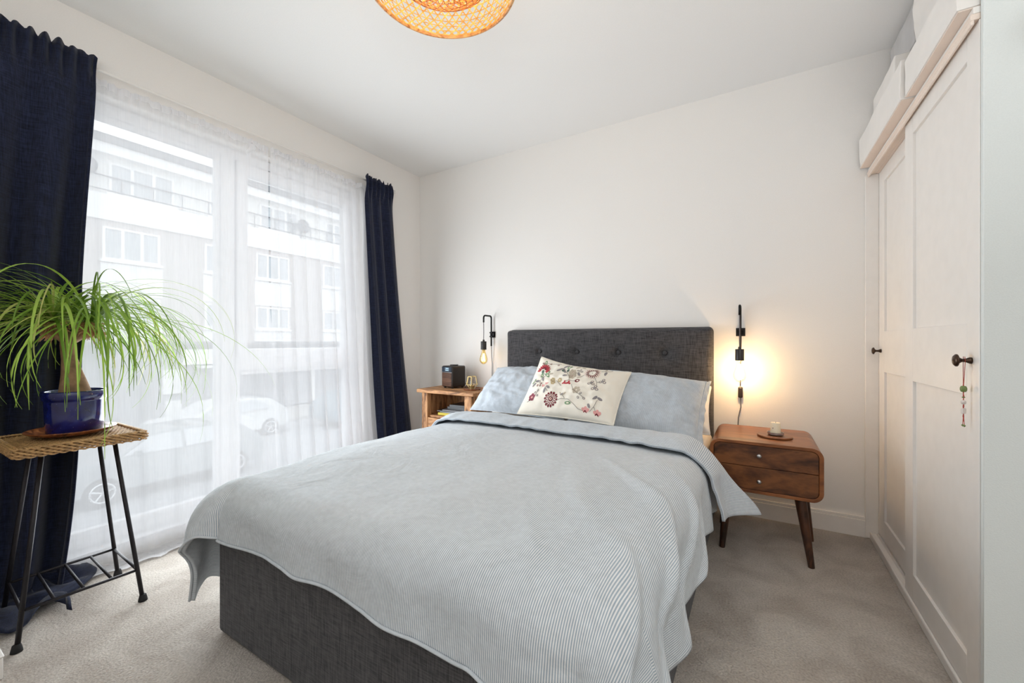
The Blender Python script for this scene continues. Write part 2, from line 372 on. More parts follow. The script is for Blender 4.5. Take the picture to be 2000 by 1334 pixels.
def sharp(o, deg=40):
    o.data.polygons.foreach_set('use_smooth', [True]*len(o.data.polygons)); o.data.set_sharp_from_angle(angle=math.radians(deg)); return o
def thing(name, label, cat, loc=(0, 0, 0), rz=0, group=None):
    o = bpy.data.objects.new(name, None); C.objects.link(o); o.location = loc; o.rotation_euler = (0, 0, rz)
    o.empty_display_size = 0.05; return tag(o, label, cat, group)
def tag(o, label, cat, group=None):
    o['label'] = label; o['category'] = cat
    if group: o['group'] = group
    return o
def struct(o): o['kind'] = 'structure'; return o
def nz(x, y=0.0, z=0.0): return noise.noise(Vector((x, y, z)))
def sstep(a, b, x):
    t = max(0.0, min(1.0, (x-a)/(b-a))); return t*t*(3-2*t)
def arcpts(c, r, a0, a1, n, ax1, ax2):
    c = Vector(c); ax1 = Vector(ax1); ax2 = Vector(ax2)
    return [c+ax1*(r*math.cos(a0+(a1-a0)*i/n))+ax2*(r*math.sin(a0+(a1-a0)*i/n)) for i in range(n+1)]

# ------------------------------------------------------------------ room shell
H = 2.395; XL = -2.51; YB = 2.65; XW = 1.12; XR = 0.49; YS = 1.483; YN = -0.9
WY0, WY1, WZ0, WZ1 = 0.10, 2.055, 0.03, 2.075   # window opening in the left wall
m = MB().box(XL-0.25, 1.9, YN-0.6, YB+0.15, -0.12, 0.0); struct(m.build('floor', M['carpet']))
m = MB().box(XL-0.25, 1.9, YN-0.6, YB+0.15, H, H+0.12); struct(m.build('ceiling', M['ceiling']))
m = MB().box(XL-0.25, 1.4, YB, YB+0.15, 0, H); struct(m.build('wall_back', M['wall']))
m = MB()
m.box(XL-0.25, XL, YN-0.6, WY0, 0, H); m.box(XL-0.25, XL, WY1, YB, 0, H); m.box(XL-0.25, XL, WY0, WY1, WZ1, H); m.box(XL-0.25, XL, WY0, WY1, -0.0, WZ0)
struct(m.build('wall_left', M['wall']))
m = MB().box(-2.76, 1.9, -1.5, -1.35, 0, H); struct(m.build('wall_front', M['wall']))
m = MB().box(1.75, 1.9, -1.35, YS, 0, H); struct(m.build('wall_entry', M['wall']))
m = MB().box(XR-0.003, 1.75, YS, YS+0.015, 0, H); struct(m.build('wall_right', M['wallshade'], bevel=0.001, seg=1))
m = MB().box(XW, XW+0.1, YS, YB, 0, H); struct(m.build('wall_closet', M['wall']))
m = MB().box(-2.49, 0.47, YB-0.016, YB, 0, 0.085).box(-2.49, 0.47, YB-0.012, YB, 0.085, 0.1)
struct(m.build('baseboard_back', M['trim'], bevel=0.002))
m = MB().box(XL, XL+0.015, WY1, YB-0.016, 0, 0.1); struct(m.build('baseboard_left', M['trim'], bevel=0.002))
m = MB().box(XR-0.003, 1.75, YS-0.016, YS, 0, 0.1); struct(m.build('baseboard_right', M['trim'], bevel=0.002))

# window: big fixed light on the left, opening unit with transom on the right
def frame_ring(m, x0, x1, y0, y1, z0, z1, wy0, wy1, wz0, wz1):
    m.box(x0, x1, y0, y0+wy0, z0, z1); m.box(x0, x1, y1-wy1, y1, z0, z1)
    m.box(x0, x1, y0+wy0, y1-wy1, z0, z0+wz0); m.box(x0, x1, y0+wy0, y1-wy1, z1-wz1, z1)
win = bpy.data.objects.new('window_1', None); C.objects.link(win); win['kind'] = 'structure'
GX = -2.62
m = MB(); frame_ring(m, GX-0.035, GX+0.035, WY0, WY1, WZ0, WZ1, 0.05, 0.05, 0.055, 0.055)
m.box(GX-0.035, GX+0.035, 1.145, 1.215, WZ0+0.055, WZ1-0.055)
m.build('window_frame', M['upvc'], win, bevel=0.004)
m = MB(); frame_ring(m, GX-0.02, GX+0.02, 0.15, 1.145, 0.085, 2.02, 0.02, 0.022, 0.03, 0.022); m.build('glazing_bead', M['upvc'], win, bevel=0.003)
MB().box(GX-0.012, GX+0.012, 0.165, 1.13, 0.112, 2.0).build('pane', M['glass'], win)
m = MB(); m.box(GX-0.04, GX+0.045, 1.215, 2.005, 0.80, 0.875); m.build('transom', M['upvc'], win, bevel=0.004)
sash = MB(); frame_ring(sash, GX-0.02, GX+0.05, 1.222, 1.998, 0.88, 2.012, 0.055, 0.055, 0.042, 0.058)
sa = sash.build('sash', M['upvc'], win, bevel=0.004)
MB().box(GX-0.008, GX+0.008, 1.27, 1.95, 0.915, 1.96).build('pane', M['glass'], sa)
hm = MB().box(GX+0.05, GX+0.062, 1.58, 1.64, 0.90-0.012, 0.90+0.012).box(GX+0.062, GX+0.075, 1.60, 1.72, 0.893, 0.907)
hm.build('window_handle', M['upvc'], sa, bevel=0.003)
low = MB(); frame_ring(low, GX-0.02, GX+0.03, 1.215, 2.005, 0.085, 0.80, 0.03, 0.045, 0.03, 0.025)
lo = low.build('lower_frame', M['upvc'], win, bevel=0.004)
MB().box(GX-0.008, GX+0.008, 1.24, 1.965, 0.11, 0.78).build('pane', M['glass'], lo)
MB().box(GX+0.035, XL-0.001, WY0, WY1, WZ0, WZ0+0.012).build('window_sill', M['upvc'], win, bevel=0.003)

# ------------------------------------------------------------------ bed
BX0, BX1, BY0, BY1 = -1.545, -0.20, 0.675, 2.57
bed = thing('bed', 'double bed with charcoal fabric base and buttoned headboard', 'bed', ((BX0+BX1)/2, BY0, 0))
def rel(o, p): o.parent = p; o.matrix_parent_inverse = Matrix.Translation(p.location).inverted(); return o
def rb(o): return rel(o, bed)
rb(MB().box(BX0, BX1, BY0, BY1, 0.004, 0.335).build('bed_base', M['charcoal'], bevel=0.012, seg=3))
rb(MB().box(BX0+0.01, BX1-0.01, BY0+0.02, BY1-0.005, 0.337, 0.475).build('mattress', M['white_linen'], bevel=0.05, seg=5))
HX0, HX1 = -1.585, -0.212; HY = 2.572
btn = [(-1.318, 0.9), (-1.037, 0.9), (-0.756, 0.9), (-0.474, 0.9)] + [(-1.318, 0.66), (-1.037, 0.66), (-0.756, 0.66), (-0.474, 0.66)]
def hb(u, v):
    x = HX0+u*(HX1-HX0); z = 0.02+v*(1.056-0.02); e = min(u, 1-u)*(HX1-HX0); ez = (1-v)*1.036
    d = 0.0
    for e_ in (e, ez):
        if e_ < 0.03: d = max(d, 0.03-math.sqrt(max(0, 0.03**2-(0.03-e_)**2)))
    y = HY+d
    for bx, bz in btn:
        r = math.hypot(x-bx, z-bz); y += 0.026*math.exp(-(r/0.024)**2)+0.012*math.exp(-(r/0.07)**2)
        if abs(z-bz) < 0.12:  # little horizontal pull creases
            y += 0.0025*math.exp(-((z-bz-0.04*(x-bx))/0.006)**2)*math.exp(-((x-bx)/0.05)**2)
    y += 0.0015*nz(x*9, z*9)
    if u in (0.0, 1.0) or v == 1.0: y = YB-0.018
    q_ = 0.03; ax, az_ = max(0.0, q_-e), max(0.0, q_-ez)
    if ax > 0 and az_ > 0:
        k_ = max(ax, az_)/math.hypot(ax, az_); x += (1 if u < 0.5 else -1)*(ax-ax*k_); z -= az_-az_*k_
    return (x, y, z)
m = MB().grid(170, 120, hb); m.box(HX0+0.012, HX1-0.012, HY+0.05, YB-0.018, 0.02, 1.044)
hbo = rb(m.build('headboard', M['charcoal'], smooth=True)); sharp(hbo, 60)
for bx, bz in btn[:4]:
    o = MB().lathe([(0.0, -0.008), (0.007, -0.0072), (0.0122, -0.004), (0.014, 0.001), (0.0125, 0.006)], (bx, HY+0.026, bz), 16, 'y').build('button', M['charcoal'], smooth=True)
    rel(o, bed)

# duvet ------------------------------------------------------------
DXL, DXR, DYF, DZ = -1.575, -0.165, 0.645, 0.515
RL, RR, RF = 0.12, 0.10, 0.10
def edge(a, r, flare=0.12):
    if a <= 0: return a, 0.0
    q = r*PI/2
    if a < q: t = a/r; return r*math.sin(t), r*(1-math.cos(t))
    e = a-q; return r+e*flare, r+e*math.sqrt(1-flare*flare)
def duvet_point(s, t, lift=0.0):
    """s: across (x of the flat sheet), t: along (y of the flat sheet); returns the draped position"""
    xl, xr, yf = DXL+RL, DXR-RR, DYF+RF
    dx = 0; sg = 0
    if s < xl: dx = xl-s; sg = -1
    elif s > xr: dx = s-xr; sg = 1
    dy = max(0.0, yf-t); r_ = RL if sg < 0 else RR
    bx = min(max(s, xl), xr); by = max(t, yf)
    wx = (bx-(DXL+DXR)/2)/((DXR-DXL)/2)
    top = DZ+0.036*(1-abs(wx)**3)*sstep(DYF, DYF+0.5, t)*(1-0.75*sstep(1.45, 1.9, t))+0.011*nz(s*2.2, t*2.0, 3.1)+0.007*nz(s*5, t*4, 1.7)+0.0015*nz(s*16, t*14, 4)
    if dx > 0 and dy > 0:
        r = math.hypot(dx, dy); nx, ny = sg*dx/r, -dy/r
        fl = 0.12 if sg < 0 else 0.2
        rr = r_+(RF-r_)*(dy/r)**2+(0.09*abs(2*nx*ny) if sg < 0 else 0)
        o, d = edge(r, rr, 0.10+fl*(2*abs(nx*ny)))
        ang = math.atan2(dy, dx); o += sstep(rr, rr+0.25, r)*0.035*math.sin(ang*6+(0.6 if sg < 0 else 2.0))
        x, y, z = bx+nx*o, by+ny*o, top-d
    elif dx > 0:
        fold = 0.016*math.sin(t*19+1.2*math.sin(t*7)+(0.8 if sg > 0 else 0))+0.010*nz(t*8, 5.5, sg)
        o, d = edge(dx, r_, 0.08); x, y, z = bx+sg*(o+fold*sstep(r_*0.9, r_+0.14, dx)), by, top-d
    elif dy > 0:
        fold = 0.006*math.sin(s*17+1.0)+0.006*nz(s*9, 2.2)
        o, d = edge(dy, RF, 0.10); x, y, z = bx, by-(o+fold*sstep(RF*0.9, RF+0.1, dy)), top-d
    else: x, y, z = bx, by, top
    # drag creases running out over the right-hand side towards the near corner
    k = sstep(-0.62, -0.32, s)*(1-sstep(1.3, 1.75, t))
    if k > 0:
        w = (s+0.62*t)*30+2.2*nz(s*3, t*3, 8); c = max(0.0, math.sin(w))**2
        z += 0.015*k*c*(0.6+nz(s*5, t*5, 2)); x += 0.014*k*c*sstep(-0.32, -0.2, s)
    k = sstep(-1.0, -0.7, s)*(1-sstep(0.75, 1.1, t))
    if k > 0:
        w = (s*0.9-0.5*t)*22+2*nz(s*3, t*3, 4); c = max(0.0, math.sin(w))**2
        z += 0.004*k*c
    return Vector((x, y, z+lift))
OL, OR = 0.46, 0.315
def foot_over(s):
    return 0.212+0.04*sstep(-1.1, -0.3, s)+0.004*nz(s*7, 1)+0.008*math.exp(-((s+1.05)/0.05)**2)+0.02*(1-sstep(-1.5, -1.2, s))+0.04*(1-sstep(-1.62, -1.50, s))
def duvet_f(u, v):
    s = (DXL+RL-OL-0.0)+u*((DXR-RR+OR)-(DXL+RL-OL))
    t0 = DYF+RF-foot_over(s); t = t0+v*(1.93-t0)
    s2 = s+0.008*nz(t*7, 3)*(1 if abs(u-0.5) > 0.45 else 0)
    p = duvet_point(s2, t); return (p.x, p.y, max(p.z, 0.02), s, t)
m = MB().grid(230, 230, duvet_f)
duv = m.build('duvet', M['duvet'], smooth=True, solid=0.014, off=-1)
tag(duv, 'pale grey blue pinstriped duvet spread over the bed', 'duvet')
# hem piping along the foot
pts = []
for i in range(200):
    u = i/199; p = duvet_f(u, 0); pts.append((p[0], p[1]-0.002, p[2]))
MB().tube(pts, 0.004, 6).build('hem', M['duvet'], duv, smooth=True)
# turned-down top edge with the corner hanging out to the right
def band_f(u, v):
    s0, s1 = DXL+RL-0.30, DXR-RR+0.315
    s = s0+u*(s1-s0); over = max(0.0, s-(DXR-RR))
    yc = 1.845+0.016*nz(s*3, 9); half = 0.112
    t = yc-half+2*half*v
    prof = 0.014+0.034*math.sin(PI*min(1, v*0.62+0.10))+0.004*nz(s*12, t*10, 6)+0.002*math.sin(s*60+2*math.sin(s*13))*(1-v)
    if v > 0.86: prof -= 0.085*((v-0.86)/0.14)**2
    p = duvet_point(s-0.045*(1-v)*sstep(0.1, 0.3, over), t)
    n_out = sstep(0.0, RR*1.4, over); g = sstep(0.03, 0.3, over)
    out = over*(0.10+0.42*v**1.6)*g
    y = t+0.03*v*g-0.02*(1-v)*g
    return (p.x+out+n_out*prof*(0.9-0.5*g), y, p.z+prof*(1-n_out), s, t)
m = MB().grid(200, 26, band_f)
bo = m.build('turned_down_edge', M['band'], duv, smooth=True, solid=0.008, off=-1)
st = []
for i in range(240):
    p = band_f(i/239, 0.0); st.append((p[0], p[1], p[2]+0.001))
MB().tube(st, 0.0035, 6).build('piping', M['band'], bo, smooth=True)

# pillows ------------------------------------------------------------
def pillow_fn(bl, br, tr, tl, thick, sq=2.6, wr=0.012, seed=0, flange=0.0, sag=0.0):
    bl, br, tr, tl = map(Vector, (bl, br, tr, tl)); n = ((br-bl).cross(tl-bl)).normalized()
    def base(u, v): return bl*(1-u)*(1-v)+br*u*(1-v)+tr*u*v+tl*(1-u)*v
    def f(u, v, side):
        a, b = 2*u-1, 2*v-1
        h = max(0.0, 1-abs(a)**sq)**0.55*max(0.0, 1-abs(b)**sq)**0.55
        # sides pulled in between the corners
        uu = 0.5+(u-0.5)*(1-0.035*(1-b*b)); vv = 0.5+(v-0.5)*(1-0.05*(1-a*a))-sag*(1-a*a)*v
        p = base(uu, vv)
        edge_k = (abs(a)**6+abs(b)**6)
        w = wr*(nz(a*3+seed, b*3, seed)+0.6*nz(a*8, b*5+seed, 2)+0.3*nz(a*4+b*9, seed, 7))*h**0.5
        return p+n*side*(thick*0.5*h+w+0.001), n
    return f
def pillow(name, corners, thick, mat, label=None, nu=56, nv=44, uvs=(0.7, 0.48), back=0.5, parent=None, **kw):
    f = pillow_fn(*corners, thick, **kw); m = MB()
    m.grid(nu, nv, lambda u, v: tuple(f(u, v, 1)[0])+(u*uvs[0], v*uvs[1]))
    m.grid(nu, nv, lambda u, v: tuple(f(1-u, v, -back)[0])+(u*uvs[0], v*uvs[1]))
    o = m.build(name, mat, parent, smooth=True)
    if label: tag(o, label, 'pillow')
    seam = []
    for k in range(4*30):
        q = k/30; e = int(q); r = q-e
        u, v = ((r, 0), (1, r), (1-r, 1), (0, 1-r))[e]; seam.append(f(u, v, 0)[0])
    MB().tube(seam, 0.0035, 6, closed=True).build('seam', mat, o, smooth=True)
    return o, f
pillow('pillow', ((-0.90, 2.33, 0.49), (-0.205, 2.33, 0.49), (-0.215, 2.50, 0.72), (-0.90, 2.50, 0.72)), 0.16, M['white_linen'],
       'plain white pillow wedged behind the striped pillow nearest the walnut nightstand', seed=3)
pillow('pillow', ((-1.55, 2.34, 0.49), (-0.88, 2.34, 0.49), (-0.90, 2.515, 0.785), (-1.51, 2.515, 0.785)), 0.13, M['white_linen'],
       'pale pillow behind the striped pillow nearest the rustic nightstand', seed=5)
pr, fr = pillow('pillow', ((-0.90, 2.10, 0.525), (-0.235, 2.08, 0.478), (-0.225, 2.37, 0.758), (-0.84, 2.38, 0.80)), 0.20, M['pillowcase'],
       'blue pinstriped pillow with frayed open end beside the lit wall lamp', seed=11, wr=0.015)
pillow('pillow', ((-1.56, 2.10, 0.54), (-0.92, 2.10, 0.53), (-0.96, 2.40, 0.79), (-1.545, 2.40, 0.785)), 0.19, M['pillowcase'],
       'blue pinstriped pillow at the window side of the bed', seed=23, wr=0.017)
# frayed flange on the open end of the right pillowcase
def flg(u, v):
    p = fr(1.0, v, 0)[0]; out = u*(0.035+0.012*nz(v*9, 3)); 
    return (p.x+out*0.55, p.y+out*0.8+0.006*math.sin(v*40)*u, p.z+0.004*math.sin(v*25+u*3)*u, u*0.04, v*0.5)
MB().grid(6, 60, flg).build('flange', M['pillowcase'], pr, smooth=True, solid=0.003)

# floral cushion
cbl, cbr, ctr, ctl = (-1.160, 2.005, 0.563), (-0.605, 1.99, 0.557), (-0.587, 2.25, 0.802), (-1.130, 2.25, 0.875)
cu, cf = pillow('cushion', (cbl, cbr, ctr, ctl), 0.15, M['cream'], None, nu=70, nv=50, uvs=(0.55, 0.4), seed=31, wr=0.012, sq=2.2, sag=0.05)
tag(cu, 'cream cushion embroidered with red and grey flowers', 'cushion')
def cp(u, v, lift=0.0012):
    p, n = cf(min(max(u+0.02, 0), 1), min(max(v, 0), 1), 1); return p+n*lift
ASP = 1.62; MS = 1.38   # pattern aspect, so motifs stay round
def blob(m, cu_, cv_, ru, rv, ang, mi, n=10, lift=0.0012, pet=1.0):
    m.cur = mi; pts = []; ru *= MS; rv *= MS
    for k in range(n):
        t = 2*PI*k/n; a = ru*math.cos(t); b = rv*math.sin(t)*(1 if pet == 1.0 else (1-pet*math.cos(t)))
        x = a*math.cos(ang)-b*math.sin(ang); y = a*math.sin(ang)+b*math.cos(ang)
        pts.append(cp(cu_+x, cv_+y*ASP, lift))
    c = cp(cu_, cv_, lift); b0 = len(m.v); m.v.append(tuple(c)); m.v += [tuple(p) for p in pts]
    for k in range(n): m.quad_uv((b0, b0+1+k, b0+1+(k+1) % n))
def petals(m, cu_, cv_, r0, r1, w, n, mi, ph=0, a0=0, a1=2*PI, lift=0.0012):
    for k in range(n):
        a = ph+a0+(a1-a0)*k/n; rm = (r0+r1)/2
        blob(m, cu_+MS*rm*math.cos(a), cv_+MS*rm*math.sin(a)*ASP, (r1-r0)/2, w, a, mi, 8, lift)
names = list(E_.keys()); mats_e = [M['e_'+k] for k in names]; IX = {k: i for i, k in enumerate(names)}
MOT = [('carnation', 0.118, 0.735),('rosette', 0.341, 0.212),('star', 0.664, 0.809),('lotus', 0.332, 0.837),('beige', 0.458, 0.768),('beige', 0.481, 0.683),('beige', 0.585, 0.411),('tan', 0.284, 0.552),('tan', 0.305, 0.496),('tan', 0.365, 0.565),('clover', 0.704, 0.588),('clover', 0.798, 0.663),('clover', 0.757, 0.496),('plum', 0.104, 0.232),('redclover', 0.428, 0.523),('redclover', 0.475, 0.528),('drop', 0.555, 0.593),('tulip', 0.715, 0.104),('tulip', 0.827, 0.09),('pinkbud', 0.233, 0.452),('pinkbud', 0.202, 0.412)]
for kind, u, v in MOT:
    m = MB(); g = IX
    if kind == 'carnation':
        petals(m, u, v-0.02, 0.022, 0.062, 0.008, 11, g['crimson'], 0, -0.3, PI+0.5); petals(m, u, v-0.01, 0.008, 0.03, 0.006, 5, g['maroon'], 0, 0.2, PI, 0.0018)
        blob(m, u, v-0.05, 0.012, 0.014, 0, g['dkgreen'], lift=0.002)
    elif kind == 'rosette':
        petals(m, u, v, 0.036, 0.056, 0.0085, 14, g['maroon']); petals(m, u, v, 0.020, 0.04, 0.0035, 14, g['plum'], 0.22)
        blob(m, u, v, 0.018, 0.018, 0, g['maroon'], 12); blob(m, u, v, 0.010, 0.010, 0, g['cream2'], 10, 0.0018); blob(m, u, v, 0.005, 0.005, 0, g['crimson'], 8, 0.0023)
    elif kind == 'star':
        petals(m, u, v, 0.024, 0.050, 0.0035, 20, g['maroon']); petals(m, u, v, 0.048, 0.058, 0.002, 20, g['pink'], 0.15); blob(m, u, v, 0.004, 0.004, 0, g['dkgreen'])
    elif kind == 'lotus':
        for a in (-2.3, -0.9, 0.7): blob(m, u+MS*0.03*math.cos(a), v+MS*0.03*math.sin(a)*ASP, 0.028, 0.009, a, g['grey'], 10)
    elif kind in ('beige', 'tan'):
        s = 1 if kind == 'beige' else 0.6; petals(m, u, v, 0.006*s, 0.032*s, 0.012*s, 6, g['taupe' if s == 1 else 'tan'])
        blob(m, u, v, 0.007*s, 0.007*s, 0, g['cream2'], 8, 0.0018)
        if v > 0.6: blob(m, u, v, 0.007, 0.003, 1.0, g['maroon'], 8, 0.0024)
    elif kind == 'clover':
        for a in (1.57, 3.6, -0.5): blob(m, u+MS*0.015*math.cos(a), v+MS*0.015*math.sin(a)*ASP, 0.014, 0.011, a, g['grey']); blob(m, u+MS*0.016*math.cos(a), v+MS*0.016*math.sin(a)*ASP, 0.007, 0.005, a, g['cream2'], 8, 0.0018)
    elif kind == 'plum':
        petals(m, u, v, 0.004, 0.03, 0.014, 5, g['plum'], 0.4); blob(m, u, v, 0.010, 0.009, 0, g['pink'], 8, 0.0018)
    elif kind == 'redclover':
        for a in (1.57, 3.6, -0.5): blob(m, u+MS*0.010*math.cos(a), v+MS*0.010*math.sin(a)*ASP, 0.010, 0.0075, a, g['crimson'])
    elif kind == 'drop':
        blob(m, u, v, 0.019, 0.013, 0.4, g['maroon']); blob(m, u+0.003, v, 0.009, 0.006, 0.4, g['cream2'], 8, 0.0018)
    elif kind == 'tulip':
        for a in (0.5, 1.57, 2.6): blob(m, u+MS*0.013*math.cos(a), v+MS*0.013*math.sin(a)*ASP, 0.018, 0.012, a, g['pink'])
        blob(m, u-0.008, v-0.005, 0.011, 0.004, 0.9, g['maroon'], 8, 0.0018); blob(m, u+0.006, v-0.008, 0.011, 0.004, 2.2, g['maroon'], 8, 0.0018)
    elif kind == 'pinkbud':
        for a in (0.9, 2.2): blob(m, u+MS*0.008*math.cos(a), v+MS*0.008*math.sin(a)*ASP, 0.013, 0.007, a, g['pink'])
    m.build('embroidered_flower', mats_e, cu)
LV = [('green', .024, .012, [(0.125, 0.621), (0.188, 0.674), (0.203, 0.622), (0.054, 0.501), (0.529, 0.182), (0.096, 0.888), (0.403, 0.872)]),
      ('dkgreen', .015, .010, [(0.347, 0.779), (0.4, 0.798)]),
      ('grey', .020, .0095, [(0.104, 0.506), (0.162, 0.552), (0.076, 0.435), (0.271, 0.399), (0.241, 0.343), (0.45, 0.308), (0.741, 0.19), (0.781, 0.338), (0.826, 0.336), (0.788, 0.841), (0.404, 0.664), (0.534, 0.747)]),
      ('taupe', .020, .006, [(0.491, 0.901), (0.546, 0.916), (0.77, 0.93), (0.236, 0.658), (0.43, 0.315), (0.47, 0.315)]),
      ('grey', .010, .008, [(0.509, 0.826), (0.533, 0.844), (0.552, 0.809), (0.62, 0.292), (0.64, 0.36), (0.676, 0.298), (0.156, 0.342), (0.127, 0.308), (0.164, 0.26)]),
      ('maroon', .009, .007, [(0.127, 0.424), (0.164, 0.465), (0.161, 0.425), (0.062, 0.869), (0.079, 0.846), (0.169, 0.874), (0.264, 0.876)])]
m = MB(); i = 0
for k, ru, rv, L in LV:
    for (u, v) in L:
        i += 1; a = (i*1.9) % PI; blob(m, u, v, ru, rv, a, IX[k]); 
        if ru < 0.012 or k == 'green': blob(m, u, v, ru*0.45, rv*0.4, a, IX['cream2'], 8, 0.0018)
m.build('embroidered_leaves', mats_e, cu, kind='stuff')
STEM = [[(0.137, 0.668), (0.175, 0.621), (0.139, 0.547), (0.141, 0.46)], [(0.4, 0.194), (0.464, 0.231), (0.523, 0.238), (0.58, 0.192), (0.643, 0.113), (0.691, 0.105)], [(0.757, 0.106), (0.789, 0.188), (0.807, 0.309)], [(0.335, 0.827), (0.409, 0.733), (0.459, 0.643), (0.465, 0.588), (0.503, 0.575), (0.549, 0.591)], [(0.592, 0.745), (0.542, 0.652)], [(0.706, 0.716), (0.744, 0.632), (0.762, 0.544)], [(0.744, 0.632), (0.79, 0.649)], [(0.511, 0.508), (0.546, 0.414), (0.615, 0.348), (0.679, 0.304)], [(0.319, 0.554), (0.334, 0.547), (0.405, 0.456)], [(0.277, 0.333), (0.23, 0.412)], [(0.067, 0.154), (0.105, 0.188), (0.14, 0.261), (0.159, 0.342)], [(0.492, 0.742), (0.534, 0.81)], [(0.055, 0.867), (0.134, 0.87), (0.216, 0.891), (0.289, 0.916)], [(0.738, 0.875), (0.795, 0.913), (0.822, 0.962)], [(0.465, 0.588), (0.428, 0.535)], [(0.45, 0.308), (0.489, 0.242)], [(0.789, 0.188), (0.811, 0.122)]]
m = MB()
for L in STEM:
    q = []
    for (a, b) in zip(L[:-1], L[1:]):
        for k in range(5): q.append(cp(a[0]+(b[0]-a[0])*k/5, a[1]+(b[1]-a[1])*k/5, 0.0008))
    q.append(cp(*L[-1], 0.0008)); m.tube(q, 0.0011, 4)
m.build('embroidered_stems', M['e_stem'], cu, kind='stuff')

# ------------------------------------------------------------------ walnut nightstand on the right
ns = thing('nightstand', 'curved walnut nightstand with two drawers and tapered legs', 'nightstand', (0.027, 2.15, 0))
NX0, NX1, NY0, NY1, NZ0, NZ1 = -0.190, 0.244, 2.15, 2.555, 0.284, 0.515
def rrect(x0, x1, z0, z1, r, n=8):
    P = []
    for cx, cz, a in ((x1-r, z1-r, 0), (x0+r, z1-r, PI/2), (x0+r, z0+r, PI), (x1-r, z0+r, 3*PI/2)):
        for k in range(n+1): t = a+PI/2*k/n; P.append((cx+r*math.cos(t), cz+r*math.sin(t)))
    return P
def extr(m, P, y0, y1, hole=None):
    n = len(P); b = len(m.v); m.v += [(x, y0, z) for x, z in P]+[(x, y1, z) for x, z in P]
    for k in range(n): l = (k+1) % n; m.quad_uv((b+k, b+n+k, b+n+l, b+l))
    if hole is None: m.quad_uv(tuple(b+k for k in range(n))); m.quad_uv(tuple(b+n+k for k in range(n))[::-1])
    else:
        h = len(m.v); m.v += [(x, y0, z) for x, z in hole]+[(x, y1-0.02, z) for x, z in hole]
        for k in range(n):
            l = (k+1) % n; m.quad_uv((b+k, b+l, h+l, h+k)); m.quad_uv((h+k, h+l, h+n+l, h+n+k))
        m.quad_uv(tuple(b+n+k for k in range(n))[::-1]); m.quad_uv(tuple(h+n+k for k in range(n)))
    return m
outer = rrect(NX0, NX1, NZ0, NZ1, 0.042); inner = rrect(NX0+0.016, NX1-0.016, NZ0+0.014, NZ1-0.014, 0.028)
m = extr(MB(), outer, NY0, NY1, inner); o = rel(m.build('cabinet_shell', M['walnuttop'], bevel=0.0015, seg=1), ns)
def drawer(z0, z1, knobz):
    P = []
    for (x, z) in rrect(NX0+0.0175, NX1-0.0175, NZ0+0.0155, NZ1-0.0155, 0.027): P.append((x, min(max(z, z0), z1)))
    Q = [P[0]]
    for p in P[1:]:
        if math.hypot(p[0]-Q[-1][0], p[1]-Q[-1][1]) > 1e-5: Q.append(p)
    if z0 > NZ0+0.05: Q = [q for q in Q if q[1] > z0+1e-6]+[(NX0+0.0175, z0), (NX1-0.0175, z0)]
    else: Q = [(NX1-0.0175, z1), (NX0+0.0175, z1)]+[q for q in Q if q[1] < z1-1e-6]
    d = rel(extr(MB(), Q, NY0+0.003, NY0+0.36).build('drawer', M['walnut'], bevel=0.001, seg=1), ns)
    MB().lathe([(0.0035, 0.0), (0.0035, -0.008), (0.0085, -0.010), (0.0095, -0.013), (0.007, -0.017), (0.0, -0.0185)], (0.010, NY0+0.003, knobz), 16, 'y').build('knob', M['silver'], d, smooth=True)
zm = 0.403
drawer(zm+0.0012, NZ1, 0.457); drawer(NZ0, zm-0.0012, 0.342)
for (xt, yt, xb, yb) in ((-0.115, 2.20, -0.140, 2.175), (0.165, 2.20, 0.203, 2.168), (0.19, 2.45, 0.228, 2.46), (-0.127, 2.45, -0.158, 2.46)):
    rel(MB().tube([(xb, yb, 0.0), (xb+(xt-xb)*0.03, yb, 0.008), (xt, yt, NZ0+0.001)], [0.012, 0.0125, 0.0235], 20).build('leg', M['darkleg'], smooth=False), ns)
for o in [c for c in ns.children if c.name.startswith('leg')]: sharp(o, 35)
co = MB().lathe([(0.0, 0), (0.070, 0.0), (0.073, 0.003), (0.073, 0.006), (0.071, 0.0085), (0, 0.0085)], (0, 0, 0), 40).build('coaster', M['walnuttop'], loc=(0.075, 2.325, NZ1+0.0005))
tag(sharp(co, 30), 'round wooden coaster under the cream candle', 'coaster')
cn = thing('candle', 'cream pillar candle in a small metal dish on the walnut nightstand', 'candle', (0.078, 2.325, NZ1+0.0095))
sharp(MB().lathe([(0, 0), (0.026, 0), (0.033, 0.004), (0.034, 0.014), (0.032, 0.014), (0.030, 0.006), (0, 0.005)], n=32).build('candle_dish', M['silver'], cn), 40)
sharp(MB().lathe([(0, 0.006), (0.021, 0.006), (0.021, 0.056), (0.019, 0.059), (0.004, 0.058), (0, 0.057)], n=32).build('wax', M['wax'], cn), 40)
MB().tube([(0, 0, 0.056), (0.001, 0, 0.063)], 0.0008, 6).build('wick', M['black'], cn)
MB().lathe([(0.0, -0.001), (0.0022, 0), (0.0022, 0.003)], (-0.011, -0.0185, 0.034), 8, 'y').build('burn_mark', M['e_maroon'], cn)

